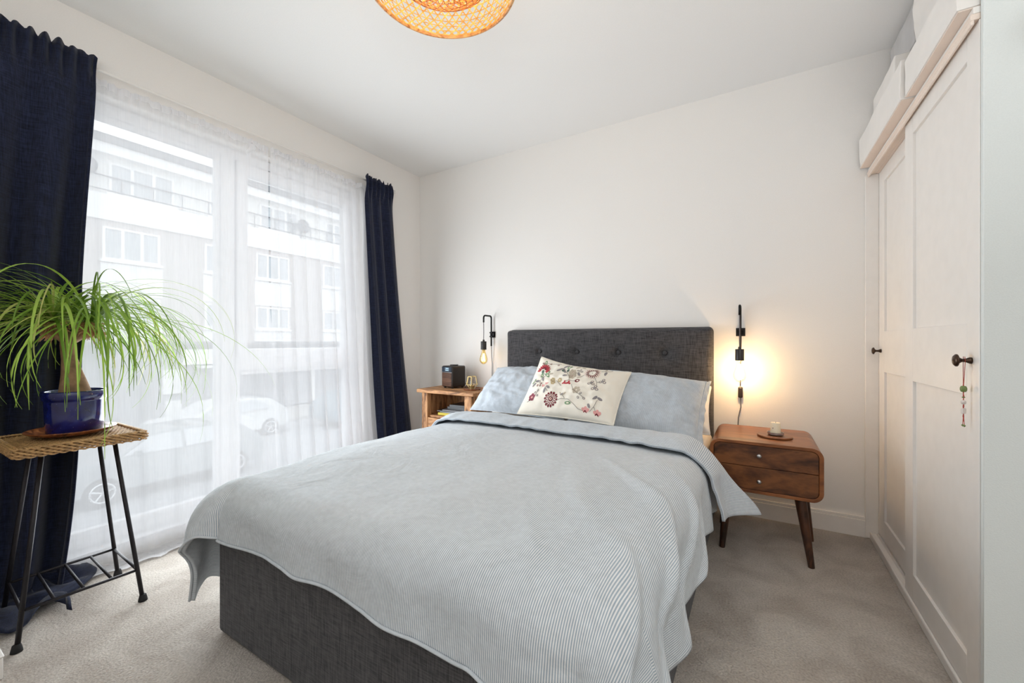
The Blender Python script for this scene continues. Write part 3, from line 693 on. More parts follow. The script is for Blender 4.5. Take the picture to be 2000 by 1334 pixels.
# ------------------------------------------------------------------ wall lamps
def wall_lamp(x, label, lit, ang=0.0):
    y = YB; z = 1.165
    L = thing('wall_lamp', label, 'wall lamp', (x, y, 1.05))
    def P(o): return rel(o, L)
    # pipe: up from below the plate, bends out over the top, ends in a short drop
    yo = 0.125; yi = 0.022; dx = math.sin(ang)*(yo-yi)
    pts = [(x, y-yi, 0.935), (x, y-yi, z-0.02)]
    pts += arcpts((x, y-yi-0.02, z-0.02), 0.02, 0, PI/2, 6, (0, 1, 0), (0, 0, 1))[1:]
    pts += [(x+dx*0.5, y-(yi+yo)/2, z)]
    pts += [Vector(q)+Vector((dx, 0, 0)) for q in arcpts((x, y-yo+0.02, z-0.02), 0.02, PI/2, PI, 6, (0, 1, 0), (0, 0, 1))]
    pts += [(x+dx, y-yo, z-0.052)]
    P(MB().tube(pts, 0.0062, 12).build('bracket_pipe', M['black'], smooth=True))
    m = MB(); frame_x = 0.022
    m.box(x-0.022, x+0.024, y-0.006, y, 1.0, 1.046); m.box(x-0.013, x+0.013, y-0.030, y-0.006, 1.004, 1.012); m.box(x-0.013, x+0.013, y-0.030, y-0.006, 1.034, 1.042)
    m.box(x+0.013, x+0.020, y-0.018, y-0.006, 1.002, 1.044)
    P(m.build('wall_plate', M['black'], bevel=0.001))
    sx, sy = x+dx, y-yo
    ztop = 0.972 if not lit else 0.930
    P(MB().tube([(sx, sy, z-0.05), (sx+0.001, sy, z-0.12), (sx, sy, ztop)], 0.0028, 8).build('pendant_cord', M['cord'], smooth=True))
    so = P(sharp(MB().lathe([(0.0045, 0.012), (0.0075, 0.010), (0.008, 0.0), (0.0205, -0.001), (0.0215, -0.003), (0.0215, -0.062), (0.019, -0.063), (0, -0.063)][::-1], (sx, sy, ztop), 28).build('lamp_socket', M['plastic']), 35))
    zb = ztop-0.062
    prof = [(0.013, 0.0), (0.0145, -0.012), (0.018, -0.028), (0.026, -0.052), (0.0315, -0.072), (0.0320, -0.085), (0.028, -0.100), (0.019, -0.111), (0.008, -0.117), (0.0, -0.118)]
    if not lit: prof = [(r*0.94, z_*0.93) for r, z_ in prof]
    bu = P(MB().lathe(prof[::-1], (sx, sy, zb), 28).build('bulb', M['amber'] if not lit else M['clearglass'], smooth=True))
    fm = MB(); n = 8
    for k in range(n):
        a = 2*PI*k/n; a2 = a+PI/n
        fm.tube([(sx+0.005*math.cos(a), sy+0.005*math.sin(a), zb-0.030), (sx+0.012*math.cos(a), sy+0.012*math.sin(a), zb-0.088), (sx+0.012*math.cos(a2), sy+0.012*math.sin(a2), zb-0.090), (sx+0.005*math.cos(a2), sy+0.005*math.sin(a2), zb-0.030)], 0.0009 if not lit else 0.0016, 5)
    fm.build('filament', glow('filament_hot' if lit else 'filament_low', (1.0, 0.72, 0.36, 1), 160 if lit else 7), bu)
    MB().tube([(sx, sy, zb), (sx, sy, zb-0.034)], [0.006, 0.004], 8).build('filament_stem', M['clearglass'] if lit else M['wax'], bu)
    # cord from the pipe's lower end
    if lit:
        cpts = [(x, y-0.022, 0.937), (x+0.001, y-0.016, 0.86), (x, y-0.014, 0.72)]
        P(MB().tube(cpts, 0.0028, 8).build('cord', M['cord'], smooth=True))
        P(MB().box(x-0.011, x+0.012, y-0.030, y-0.008, 0.655, 0.715).build('inline_switch', M['plastic'], bevel=0.006, seg=3))
        P(MB().tube([(x+0.002, y-0.015, 0.656), (x+0.002, y-0.01, 0.60), (x-0.010, y-0.006, 0.54), (x-0.014, y-0.006, 0.44), (x-0.014, y-0.022, 0.12)], 0.0028, 8).build('cord', M['cord'], smooth=True))
    else:
        P(MB().tube([(x, y-0.022, 0.937), (x-0.003, y-0.014, 0.86), (x+0.001, y-0.010, 0.80), (x-0.002, y-0.008, 0.70), (x, y-0.022, 0.3)], 0.0026, 8).build('cord', M['cord'], smooth=True))
        P(MB().tube([(x, y-0.022, 0.945), (x+0.012, y-0.006, 0.86), (x+0.035, y-0.004, 0.74), (x+0.05, y-0.004, 0.62)], 0.0009, 6).build('thin_wire', M['whitecord'], smooth=True))
    pl = bpy.data.lights.new('bulb_light', 'POINT'); pl.energy = 3.5 if lit else 0.08; pl.color = (1.0, 0.56, 0.22); pl.shadow_soft_size = 0.018
    po = bpy.data.objects.new('bulb_light', pl); C.objects.link(po); po.location = (sx, sy, zb-0.062); rel(po, L)
    return L
wall_lamp(-0.078, 'lit black wall lamp with exposed bulb above the walnut nightstand', True)
wall_lamp(-1.752, 'dim black wall lamp with amber filament bulb above the rustic nightstand', False)

# ------------------------------------------------------------------ rustic nightstand on the left with radio and candle holder
rn = thing('nightstand', 'rustic reclaimed wood nightstand with an open shelf', 'nightstand', (-1.93, 2.30, 0))
RZ = 0.614
def R(o): return rel(o, rn)
R(MB().box(-2.20, -1.672, 2.285, 2.628, RZ-0.026, RZ).build('top', M['rustic'], bevel=0.005, seg=2))
for (a, b) in ((-2.165, -2.11), (-1.765, -1.705)):
    for (c, d) in ((2.305, 2.352), (2.575, 2.620)): R(MB().box(a, b, c, d, 0.0, RZ-0.0265).build('post', M['rusticv'], bevel=0.004))
R(MB().box(-2.16, -2.145, 2.352, 2.575, 0.06, RZ-0.027).build('side_panel', M['rusticv']))
R(MB().box(-1.725, -1.71, 2.352, 2.575, 0.06, RZ-0.027).build('side_panel', M['rusticv']))
R(MB().box(-2.145, -1.725, 2.592, 2.606, 0.06, RZ-0.027).build('back_panel', M['rusticv']))
R(MB().box(-2.145, -1.725, 2.33, 2.592, 0.405, 0.42).build('shelf', M['rustic']))
dr = R(MB().box(-2.109, -1.766, 2.308, 2.326, 0.335, 0.404).build('drawer', M['rustic'], bevel=0.003))
R(MB().box(-2.109, -1.766, 2.31, 2.575, 0.08, 0.10).build('bottom_shelf', M['rustic'], bevel=0.003))
MB().lathe([(0.005, 0), (0.005, -0.01), (0.012, -0.014), (0.012, -0.02), (0, -0.024)], (-1.94, 2.308, 0.37), 14, 'y').build('knob', M['bronze'], dr, smooth=True)
# books and papers lying in the open shelf
z = 0.4205
for i, (mat, th, w, dx, rz, lab) in enumerate([
    ('book_yellow', 0.018, 0.25, 0.0, 0.06, 'yellow book at the bottom of the pile in the rustic nightstand'),
    ('book_grey', 0.010, 0.24, 0.012, -0.04, 'thin grey book lying on the yellow book'),
    ('book_dark', 0.007, 0.25, -0.01, 0.10, 'thin black book between the grey book and the upper books'),
    ('book_grey', 0.005, 0.21, 0.02, 0.02, 'slim grey booklet in the middle of the nightstand pile'),
    ('book_dark', 0.022, 0.20, 0.045, -0.03, 'thick black book near the top of the nightstand pile'),
    ('book_dark', 0.016, 0.17, 0.05, 0.05, 'small black book topmost of the nightstand pile')]):
    b = thing('book', lab, 'book', (-1.93+dx, 2.462, z), rz, 'books in the rustic nightstand'); d = 0.20 if i < 4 else 0.15
    MB().box(-w/2+0.003, w/2-0.003, -d/2+0.003, d/2, 0.0015, th-0.0015).build('pages', M['book_white'], b)
    m = MB().box(-w/2, w/2, -d/2, d/2, 0, 0.0014); m.box(-w/2, w/2, -d/2, d/2, th-0.0014, th); m.box(-w/2, w/2, -d/2, -d/2+0.002, 0.0014, th-0.0014)
    m.build('cover', M[mat], b); z += th+0.0004

ra = thing('radio', 'small walnut fronted tabletop radio with display on the rustic nightstand', 'radio', (-2.008, 2.49, RZ+0.0006), math.radians(-12))
W, D, Hh = 0.128, 0.135, 0.170
MB().box(-W/2, W/2, -D/2, D/2, 0.008, Hh).build('case', M['plastic'], ra, bevel=0.012, seg=4)
MB().box(-W/2+0.008, W/2-0.008, -D/2-0.002, -D/2, 0.016, 0.118).build('speaker_grille', M['radiowood'], ra, bevel=0.001)
g = MB()
for k in range(11): g.box(-W/2+0.010, W/2-0.010, -D/2-0.0045, -D/2-0.0021, 0.021+k*0.0087, 0.0255+k*0.0087)
g.build('grille_slats', M['radiowood'], ra, kind='stuff')
MB().box(-W/2+0.004, W/2-0.004, -D/2-0.003, -D/2+0.002, 0.119, 0.124).build('trim_bar', M['silver'], ra)
MB().box(-W/2+0.007, W/2-0.007, -D/2-0.0022, -D/2, 0.126, 0.162).build('display_panel', simple('radio_panel', srgb(58, 64, 74), 0.2, bump=0), ra)
ds = MB().box(-0.020, 0.030, -D/2-0.003, -D/2-0.0023, 0.131, 0.158).build('display', M['screen'], ra)
m = MB()
for k, xx in enumerate((-0.006, 0.001, 0.010, 0.017)): m.box(xx, xx+0.0045, -D/2-0.0036, -D/2-0.0031, 0.147, 0.154)
m.box(-0.010, 0.022, -D/2-0.0036, -D/2-0.0031, 0.135, 0.1385); m.build('clock_digits', M['digits'], ds)
sharp(MB().lathe([(0, 0.0), (0.030, 0.0), (0.032, 0.002), (0.032, 0.006), (0.030, 0.008), (0, 0.0085)], (0.005, 0, Hh), 28).build('dial', M['plastic'], ra), 40)
for a in (-1, 1):
    for b in (-1, 1): MB().lathe([(0, 0), (0.009, 0), (0.009, 0.009)], (a*0.045, b*0.048, 0), 12).build('foot', M['rubber'], ra)
MB().tube([(0.05, D/2, 0.03), (0.075, D/2+0.004, 0.028), (0.085, 0.052, 0.012), (0.092, 0.03, 0.004), (0.10, 0.06, 0.004)], 0.0025, 8).build('power_cable', M['rubber'], ra, smooth=True)

cs = MB().lathe([(0.0, 0), (0.058, 0.0), (0.062, 0.003), (0.062, 0.007), (0.060, 0.009), (0.054, 0.009), (0.052, 0.0065), (0, 0.0065)], (0, 0, 0), 40).build('coaster', M['dish'], loc=(-1.800, 2.445, RZ+0.0005))
tag(sharp(cs, 30), 'round dark wood coaster under the wire tealight holder', 'coaster')
ch = thing('tealight_holder', 'brass wire geometric tealight holder with a glass cup on the rustic nightstand', 'candle holder', (-1.800, 2.445, RZ+0.010))
n = 6; lv = [(0.022, 0.001), (0.045, 0.030), (0.032, 0.088)]
for j, (r, zz) in enumerate(lv): MB().tube([(r*math.cos(2*PI*k/n), r*math.sin(2*PI*k/n), zz) for k in range(n)], 0.0016, 6, closed=True).build('wire_ring', M['brass'], ch)
for k in range(n):
    c, s = math.cos(2*PI*k/n), math.sin(2*PI*k/n)
    MB().tube([(r*c, r*s, zz) for r, zz in lv], 0.0016, 6).build('wire_rib', M['brass'], ch)
MB().lathe([(0.0, 0.003), (0.019, 0.003), (0.0225, 0.010), (0.0225, 0.082), (0.0215, 0.082), (0.0215, 0.011), (0.018, 0.005), (0, 0.005)], n=24).build('glass_cup', M['clearglass'], ch, smooth=True)
te = MB().lathe([(0, 0.006), (0.0175, 0.006), (0.019, 0.022), (0.018, 0.022), (0.017, 0.018), (0, 0.018)], n=24).build('tealight', M['brass'], ch)
MB().tube([(0, 0, 0.017), (0, 0, 0.024)], 0.0007, 6).build('wick', M['black'], te)

# ------------------------------------------------------------------ wardrobe and the boxes on top
wd = thing('wardrobe', 'white built-in wardrobe with two sliding panelled doors', 'wardrobe', (0.5, 2.07, 0))
def Wd(o): return rel(o, wd)
m = MB().box(0.462, 0.512, YB-0.018, YB-0.001, 0.002, 1.79)
Wd(m.build('side_trim', M['trim'], bevel=0.002))
m = MB().box(0.512, 1.10, YB-0.022, YB-0.003, 0.03, 1.79).box(0.512, 1.10, YS+0.018, YS+0.034, 0.03, 1.79).box(1.09, 1.11, YS+0.034, YB-0.022, 0.03, 1.79)
m.box(0.475, 1.11, YS+0.018, YB-0.003, 1.806, 1.822)
Wd(m.build('carcass', M['trim']))
m = MB().box(0.478, 0.503, YS+0.018, YB-0.02, 0.001, 0.030).box(0.503, 0.568, YS+0.018, YB-0.02, 0.001, 0.030).box(0.478, 0.486, YS+0.018, YB-0.02, 0.030, 0.034).box(0.506, 0.510, YS+0.018, YB-0.02, 0.030, 0.036).box(0.536, 0.540, YS+0.018, YB-0.02, 0.030, 0.036)
Wd(m.build('bottom_track', M['trim'], bevel=0.0015, seg=1))
m = MB().box(0.470, 0.503, YS+0.018, YB-0.003, 1.790, 1.806).box(0.503, 0.568, YS+0.018, YB-0.003, 1.790, 1.806).box(0.470, 0.477, YS+0.018, YB-0.003, 1.778, 1.790)
Wd(m.build('top_track', M['boxunder'], bevel=0.0015, seg=1))
def wdoor(xf, y0, y1, z0, z1, stl, str_, knob_y, kz):
    t = 0.018; m = MB(); y_a, y_b = y0+str_, y1-stl
    m.box(xf, xf+t, y0, y_a, z0, z1); m.box(xf, xf+t, y_b, y1, z0, z1)
    for (a, b) in ((z0, 0.127), (0.826, 1.018), (1.722, z1)): m.box(xf, xf+t, y_a, y_b, a, b)
    d = Wd(m.build('door', M['trim'], bevel=0.0012, seg=1))
    for (a, b) in ((0.127, 0.826), (1.018, 1.722)):
        MB().box(xf+0.009, xf+t-0.001, y_a-0.004, y_b+0.004, a-0.004, b+0.004).build('door_panel', M['trim'], d)
    k = MB().lathe([(0.0085, 0), (0.0085, -0.004), (0.005, -0.011), (0.0045, -0.018), (0.009, -0.024), (0.0165, -0.027), (0.0165, -0.030), (0.012, -0.034), (0, -0.036)], (xf, knob_y, kz), 24, 'x')
    k.build('knob', M['bronze'], d, smooth=True)
    return d
wdoor(0.485, YS+0.0165, 2.105, 0.034, 1.788, 0.090, 0.072, 1.5425, 0.920)
wdoor(0.513, 2.05, YB-0.022, 0.034, 1.788, 0.088, 0.09, 2.592, 0.925)
ch_ = thing('beaded_charm', 'red cord charm with green and pearl beads hanging from a wardrobe knob', 'charm', (0.463, 1.5425, 0.915))
x0, y0 = 0.464, 1.5425
def Ch(o): return rel(o, ch_)
Ch(MB().tube([(x0, y0-0.004, 0.926), (x0, y0-0.005, 0.914), (x0-0.001, y0-0.001, 0.872)], 0.0006, 6).build('cord', M['red']))
Ch(MB().tube([(x0, y0+0.004, 0.926), (x0, y0+0.005, 0.914), (x0-0.001, y0+0.001, 0.872)], 0.0006, 6).build('cord', M['red']))
Ch(MB().tube([(x0-0.001, y0+0.0008*math.sin(i*2.1), 0.874-i*0.0048) for i in range(16)], [0.0014 if i % 2 else 0.0008 for i in range(16)], 6).build('knotted_cord', M['red']))
Ch(MB().lathe([(0, -0.006), (0.004, -0.0055), (0.0058, -0.002), (0.0058, 0.002), (0.004, 0.0055), (0, 0.006)], (x0-0.001, y0, 0.864), 14).build('bead', M['jade'], smooth=True))
Ch(MB().lathe([(0, -0.002), (0.0035, 0), (0, 0.002)], (x0-0.001, y0, 0.848), 10).build('bead', M['jade']))
Ch(MB().lathe([(0, -0.0045), (0.0035, -0.003), (0.0045, 0), (0.0035, 0.003), (0, 0.0045)], (x0-0.001, y0, 0.8385), 12).build('bead', M['pearl'], smooth=True))
Ch(MB().lathe([(0.0035, -0.005), (0.0042, -0.004), (0.0042, 0.004), (0.0035, 0.005)], (x0-0.001, y0, 0.822), 6).build('bead', M['pearl']))
for s in (-1, 1):
    Ch(MB().tube([(x0-0.001, y0, 0.816), (x0-0.001, y0+0.004*s, 0.796)], 0.0006, 6).build('cord', M['red']))
    Ch(MB().lathe([(0, -0.0028), (0.0026, 0), (0, 0.0028)], (x0-0.001, y0+0.0045*s, 0.794), 8).build('bead', M['jade']))

ch_.scale = (1.2, 1.2, 1.38); ch_.location.x += 0.007

def soft_box(name, label, x0, x1, y0, y1, z0, z1, mat, seed, amp=0.006, cat='storage box', bot=None):
    """fabric storage box with slack cloth sides"""
    t = thing(name, label, cat, ((x0+x1)/2, (y0+y1)/2, z0))
    bm = bmesh.new(); bmesh.ops.create_cube(bm, size=1)
    bmesh.ops.subdivide_edges(bm, edges=bm.edges[:], cuts=14, use_grid_fill=True)
    for v in bm.verts:
        p = v.co.copy(); q = Vector((x0+(p.x+0.5)*(x1-x0), y0+(p.y+0.5)*(y1-y0), z0+(p.z+0.5)*(z1-z0)))
        k = amp*(nz(q.x*7+seed, q.y*5, q.z*9)+0.5*nz(q.x*16, q.y*13+seed, q.z*20))
        if p.z > -0.49:
            q.x += k*(1 if abs(p.x) > 0.49 else 0); q.y += 0.5*k*(1 if abs(p.y) > 0.49 else 0)
            q.z += (k*0.8-0.004)*(1 if p.z > 0.49 else 0)
        v.co = q-t.location
    me = bpy.data.meshes.new(name); bm.to_mesh(me); bm.free(); me.materials.append(mat)
    me.polygons.foreach_set('use_smooth', [True]*len(me.polygons)); me.set_sharp_from_angle(angle=math.radians(60))
    o = bpy.data.objects.new('fabric_cover', me); C.objects.link(o); o.parent = t
    b = o.modifiers.new('bevel', 'BEVEL'); b.width = 0.008; b.segments = 2; b.limit_method = 'ANGLE'; b.angle_limit = math.radians(60)
    rel(MB().box(x0+0.004, x1-0.004, y0+0.004, y1-0.004, z0-0.003, z0+0.001).build('base_board', bot or mat), t)
    return t
soft_box('storage_box', 'long white fabric storage box on the wardrobe end by the back wall', 0.438, 0.98, 1.955, 2.630, 1.8275, 1.972, M['boxfabric'], 3, bot=M['boxunder'])
soft_box('storage_box', 'white fabric storage box on the wardrobe end nearest the right wall', 0.446, 0.98, 1.505, 1.945, 1.8275, 1.955, M['boxfabric'], 9, bot=M['boxunder'])
soft_box('storage_box', 'white fabric box stacked upon the storage box by the back wall', 0.492, 0.98, 2.27, 2.630, 1.987, 2.160, M['boxfabric'], 15)
soft_box('storage_bag', 'slumped grey fabric bag stacked under the ceiling above the wardrobe', 0.550, 0.98, 2.28, 2.62, 2.185, 2.365, M['greyfabric'], 21, 0.012, 'storage bag')
soft_box('storage_bag', 'pale grey fabric bag on the storage box nearest the right wall', 0.540, 0.98, 1.51, 2.23, 1.990, 2.365, M['boxfabric'], 27, 0.009, 'storage bag')

# woven ornament just entering at the top right
to = thing('woven_ornament', 'brown jute tassel ball hanging on the right wall', 'ornament', (0.600, YS-0.045, 1.735))
bm = MB().lathe([(0, -0.03), (0.012, -0.028), (0.024, -0.015), (0.03, 0.0), (0.026, 0.016), (0.014, 0.027), (0.004, 0.034)], (0, 0, 0), 20); bm.build('ball', M['jute'], to, smooth=True)
m = MB(); rnd = random.Random(3)
for k in range(160):
    a, b = rnd.uniform(0, 2*PI), rnd.uniform(-1.3, 1.3); d = Vector((math.cos(a)*math.cos(b), math.sin(a)*math.cos(b), math.sin(b)))
    m.tube([d*0.026, d*0.034+Vector((0, 0, -0.002)), d*0.04+Vector((rnd.uniform(-.004, .004), rnd.uniform(-.004, .004), -0.006))], [0.0012, 0.001, 0.0004], 4)
m.build('fibres', M['jute'], to, kind='stuff')
MB().tube([(0, 0, 0.03), (0, 0.03, 0.09), (0, 0.043, 0.12)], 0.0015, 6).build('hanging_loop', M['jute'], to)

# ------------------------------------------------------------------ curtains
rod = thing('curtain_rod', 'slim white curtain rod above the window', 'curtain rod', (-2.425, 1.1, 2.135))
def Rd(o): return rel(o, rod)
Rd(MB().tube([(-2.425, -0.35, 2.135), (-2.425, 2.275, 2.135)], 0.0065, 12).build('rod', M['trim'], smooth=True))
Rd(MB().lathe([(0.006, 0), (0.011, 0.002), (0.013, 0.010), (0.009, 0.018), (0, 0.020)], (-2.425, 2.272, 2.135), 16, 'y').build('finial', M['trim'], smooth=True))
for yy in (2.262, 0.02): Rd(MB().tube([(XL, yy, 2.135), (-2.425, yy, 2.135)], 0.005, 10).lathe([(0.014, 0.0), (0.014, 0.005), (0.006, 0.007)], (XL, yy, 2.135), 16, 'x').build('wall_bracket', M['trim'], smooth=True))

def drape(name, label, mat, ztop, y0f, y1f, xf, amp, nfold, seed, length, pud=0.0, nu=220, nv=90, gath=14):
    def f(u, v):
        d = v*length; z = ztop-d; out = 0
        if z < 0.012: out = 0.012-z; z = 0.012+0.018*abs(nz(u*9, out*12, seed))+0.02*sstep(0, 0.1, out)*max(0, math.sin(u*nfold*2*PI+out*20))
        zz = max(z, 0.0); h = 1-zz/ztop
        ph = u*nfold*2*PI+1.1*nz(u*3, h*1.3, seed)+0.8*math.sin(u*5+seed)
        hd = math.exp(-((v-0.02)/0.035)**2)
        a = amp(h)*(0.65+0.35*nz(u*nfold*0.7, h*2, seed+4))
        x = xf(h)+a*math.sin(ph)+0.3*a*math.sin(2*ph+1)
        x = x*(1-hd)+(-2.402+0.012*math.sin(u*gath*2*PI))*hd; x = max(x, -2.414) if v < 0.05 else x
        y = y0f(h)+u*(y1f(h)-y0f(h))+0.25*a*math.cos(ph)*(0 if u < 0.01 or u > 0.99 else 1)
        zt = z+(0.020*abs(math.sin(u*gath*PI+0.7*math.sin(u*31)))**0.7-0.008+0.004*math.sin(u*gath*2.3*PI))*(1-sstep(0, 0.02, v))
        x += out*0.9+pud*sstep(0, 0.15, out)*0.5; y += 0.3*out*math.sin(u*6)
        return (x, y, zt, u*1.2, v*length)
    o = MB().grid(nu, nv, f).build(name, mat, smooth=True, solid=0.004)
    return tag(o, label, 'curtain'), f
lc, _ = drape('curtain', 'heavy navy curtain hanging behind the potted plant', M['navy'], 2.168,
      lambda h: -0.34+0.05*h, lambda h: 0.592-0.055*min(1, h/0.45)-0.085*max(0, (h-0.45)/0.55)**1.5-0.02*math.sin(h*5.5)*h,
      lambda h: -2.385+0.05*h, lambda h: 0.016+0.055*sstep(0, 0.6, h), 6, 2.0, 2.33, 0.1, gath=23)
rc, _ = drape('curtain', 'narrow navy curtain gathered beside the room corner', M['navy'], 2.162,
      lambda h: 1.99+0.11*h+0.03*h*h, lambda h: 2.245+0.23*h**1.1, lambda h: -2.425+0.02*h, lambda h: 0.012+0.024*h, 2.7, 5.0, 2.165, 0.0, 120, 70, gath=7)
# loose heap where the left curtain meets the floor
def heap(u, v):
    a = u*2*PI; r = 0.5+0.5*v; x = -2.40+0.14*v*math.cos(a)*1.2; y = 0.40+0.18*v*math.sin(a)
    z = 0.012+0.085*(1-v**2)*(0.6+0.8*nz(math.cos(a)*2+v*3, math.sin(a)*2, 5))+0.010*math.sin(a*7+v*9)*v*(1-v)*2
    return (x+0.02*nz(a, v*3, 1), y+0.02*nz(v*3, a, 8), max(z, 0.006))
MB().grid(60, 16, heap, closed_u=True).build('trailing_hem', M['navy'], lc, smooth=True, solid=0.004)

def sheer(name, label, y0f, y1f, ampf, nf, seed, nu, open_mat):
    def f(u, v):
        L = 2.26; z = 2.115-v*L; out = 0
        if z < 0.006: out = 0.006-z; z = 0.006+0.010*abs(nz(u*12, out*10, seed))
        h = 1-max(z, 0)/2.115
        ph = u*nf*2*PI+2.2*nz(u*2.5, h*0.6, seed)
        s_ = math.sin(ph); s_ = math.copysign(abs(s_)**0.6, s_)
        a = ampf(h, u); x = -2.468+0.022*h+a*s_*0.9+0.006*nz(u*7, h*4, seed)+0.05*h**6*(0.5+nz(u*3, 0, seed+1))
        y = y0f(h)+u*(y1f(h)-y0f(h))+0.8*a*math.cos(ph)*math.sin(PI*u)**0.3 if 0 < u < 1 else y0f(h)+u*(y1f(h)-y0f(h))
        hd = 1-sstep(0.0, 0.05, v)
        x += hd*0.006*math.sin(u*nu*0.9)+0
        return (x+out*0.8, y, z+hd*0.012*nz(u*40, 3, seed))
    o = MB().grid(nu, 70, f).build(name, M['sheer'], smooth=True)
    tag(o, label, 'curtain')
    hm = MB().grid(nu, 4, lambda u, v: (lambda p: (p[0]+0.005+0.006*math.sin(u*nu*0.55+2*math.sin(u*60)), p[1], p[2]-v*0.030-0.006*v*math.sin(u*nu*0.21)))(f(u, 0.0)))
    hm.build('gathered_header', M['sheerhead'], o, smooth=True)
    ft = MB().grid(nu, 3, lambda u, v: (lambda p: (p[0]+0.004, p[1], p[2]))(f(u, 0.905+0.09*v)))
    ft.build('bottom_hem', M['sheerhead'], o, smooth=True)
    return o, f
s1, f1 = sheer('sheer_curtain', 'nearly flat sheer white voile over the large fixed pane', lambda h: 0.47, lambda h: 1.340+0.04*sstep(0.40, 0.62, h), lambda h, u: 0.005+0.006*h, 7, 1.0, 160, None)
s2, f2 = sheer('sheer_curtain', 'pleated sheer white voile over the opening window', lambda h: 1.352-0.008*h+0.045*h*h, lambda h: 2.06+0.09*h, lambda h, u: 0.010+0.020*h**0.8*(0.4+u), 8, 6.0, 220, None)
p = f1(0.86, 0.005)
MB().grid(6, 8, lambda u, v: (p[0]+0.012+0.012*math.sin(v*5)*u, p[1]+u*0.03+0.01*math.sin(v*6), p[2]-0.01-v*0.075)).build('loose_tape', M['sheerhead'], s1, smooth=True)

# ------------------------------------------------------------------ wicker-topped plant stand
pt = thing('plant_stand', 'wicker topped plant stand with black iron legs and a slatted lower rack', 'plant stand', (-2.12, 0.46, 0))
def Pt(o): return rel(o, pt)
SZ = 0.632; SX0, SX1, SY0, SY1 = -2.285, -1.955, 0.298, 0.622
feet = {(0, 0): ((-2.28, 0.322), (-2.205, 0.375)), (1, 0): ((-1.985, 0.308), (-2.035, 0.370)), (1, 1): ((-1.975, 0.612), (-2.02, 0.545)), (0, 1): ((-2.278, 0.625), (-2.215, 0.55))}
zc = SZ-0.026
def legp(k, z):
    (bx, by), (tx, ty) = feet[k]; q = z/zc; return (bx+(tx-bx)*q, by+(ty-by)*q, z)
for k in feet:
    lg = Pt(MB().tube([legp(k, 0.012), legp(k, zc)], 0.0068, 10).build('leg', M['iron'], smooth=True))
    b = feet[k][0]
    MB().lathe([(0.0, 0.0), (0.014, 0), (0.0135, 0.006), (0.010, 0.022), (0.007, 0.024)], (b[0], b[1], 0), 16).build('rubber_foot', M['rubber'], lg, smooth=True)
rz_ = 0.118
for (a, b) in (((0, 0), (1, 0)), ((1, 0), (1, 1)), ((1, 1), (0, 1)), ((0, 1), (0, 0))):
    if a[0] != b[0]: Pt(MB().tube([legp(a, rz_), legp(b, rz_)], 0.0048, 8).build('rack_end_bar', M['iron'], smooth=True))
    else: Pt(MB().tube([legp(a, rz_), legp(b, rz_)], 0.0048, 8).build('rack_side_bar', M['iron'], smooth=True))
for q in (0.25, 0.5, 0.75):
    A = Vector(legp((1, 0), rz_)).lerp(Vector(legp((1, 1), rz_)), q); B = Vector(legp((0, 0), rz_)).lerp(Vector(legp((0, 1), rz_)), q)
    Pt(MB().tube([A, B], 0.0045, 8).build('rack_bar', M['iron'], smooth=True))
# woven top: tight rods, crossing weavers, braided border
Pt(MB().box(SX0+0.012, SX1-0.012, SY0+0.012, SY1-0.012, SZ-0.020, SZ-0.006).build('top_board', M['wickerdark'], bevel=0.004))
m = MB(); n = 46
for i in range(n):
    y = SY0+0.012+(SY1-SY0-0.024)*(i+0.5)/n
    pts = [(SX0+0.010+(SX1-SX0-0.020)*k/40, y, SZ-0.0035+0.0016*math.sin(k*PI/2+(i % 2)*PI)) for k in range(41)]
    m.tube(pts, 0.0021, 5)
for i in range(20):
    x = SX0+0.014+(SX1-SX0-0.028)*(i+0.5)/20
    m.tube([(x, SY0+0.010, SZ-0.004), (x, SY1-0.010, SZ-0.004)], 0.0024, 5)
Pt(m.build('woven_surface', M['wicker'], smooth=True, kind='stuff'))
m = MB(); 
def perim(s, off, cr=0.02):
    P = []
    x0, x1, y0, y1 = SX0-off+cr, SX1+off-cr, SY0-off+cr, SY1+off-cr
    for cx, cy, a in ((x1, y1, 0), (x0, y1, PI/2), (x0, y0, PI), (x1, y0, 3*PI/2)):
        for k in range(5): t = a+PI/2*k/4; P.append((cx+cr*math.cos(t), cy+cr*math.sin(t)))
    P.append(P[0]); L = [0]
    for a, b in zip(P[:-1], P[1:]): L.append(L[-1]+math.hypot(b[0]-a[0], b[1]-a[1]))
    d = (s % 1)*L[-1]
    for i in range(len(L)-1):
        if d <= L[i+1] or i == len(L)-2:
            q = (d-L[i])/max(1e-9, L[i+1]-L[i]); return P[i][0]+(P[i+1][0]-P[i][0])*q, P[i][1]+(P[i+1][1]-P[i][1])*q
for row in range(6):
    N = 260; pts = []
    for k in range(N):
        w = math.sin(2*PI*k/N*52+row*PI); x, y = perim(k/N, 0.001+0.0035*w-0.004*abs(row-2.5)/2.5)
        pts.append((x, y, SZ+0.001-row*0.0052+0.0016*math.cos(2*PI*k/N*52+row*PI)))
    m.tube(pts, 0.0031, 6, closed=True)
for ph in (0, PI):
    N = 260; pts = []
    for k in range(N):
        x, y = perim(k/N, -0.008+0.003*math.sin(2*PI*k/N*60+ph)); pts.append((x, y, SZ+0.002+0.003*math.cos(2*PI*k/N*60+ph)))
    m.tube(pts, 0.0028, 6, closed=True)
Pt(m.build('braided_border', M['wicker'], smooth=True, kind='stuff'))

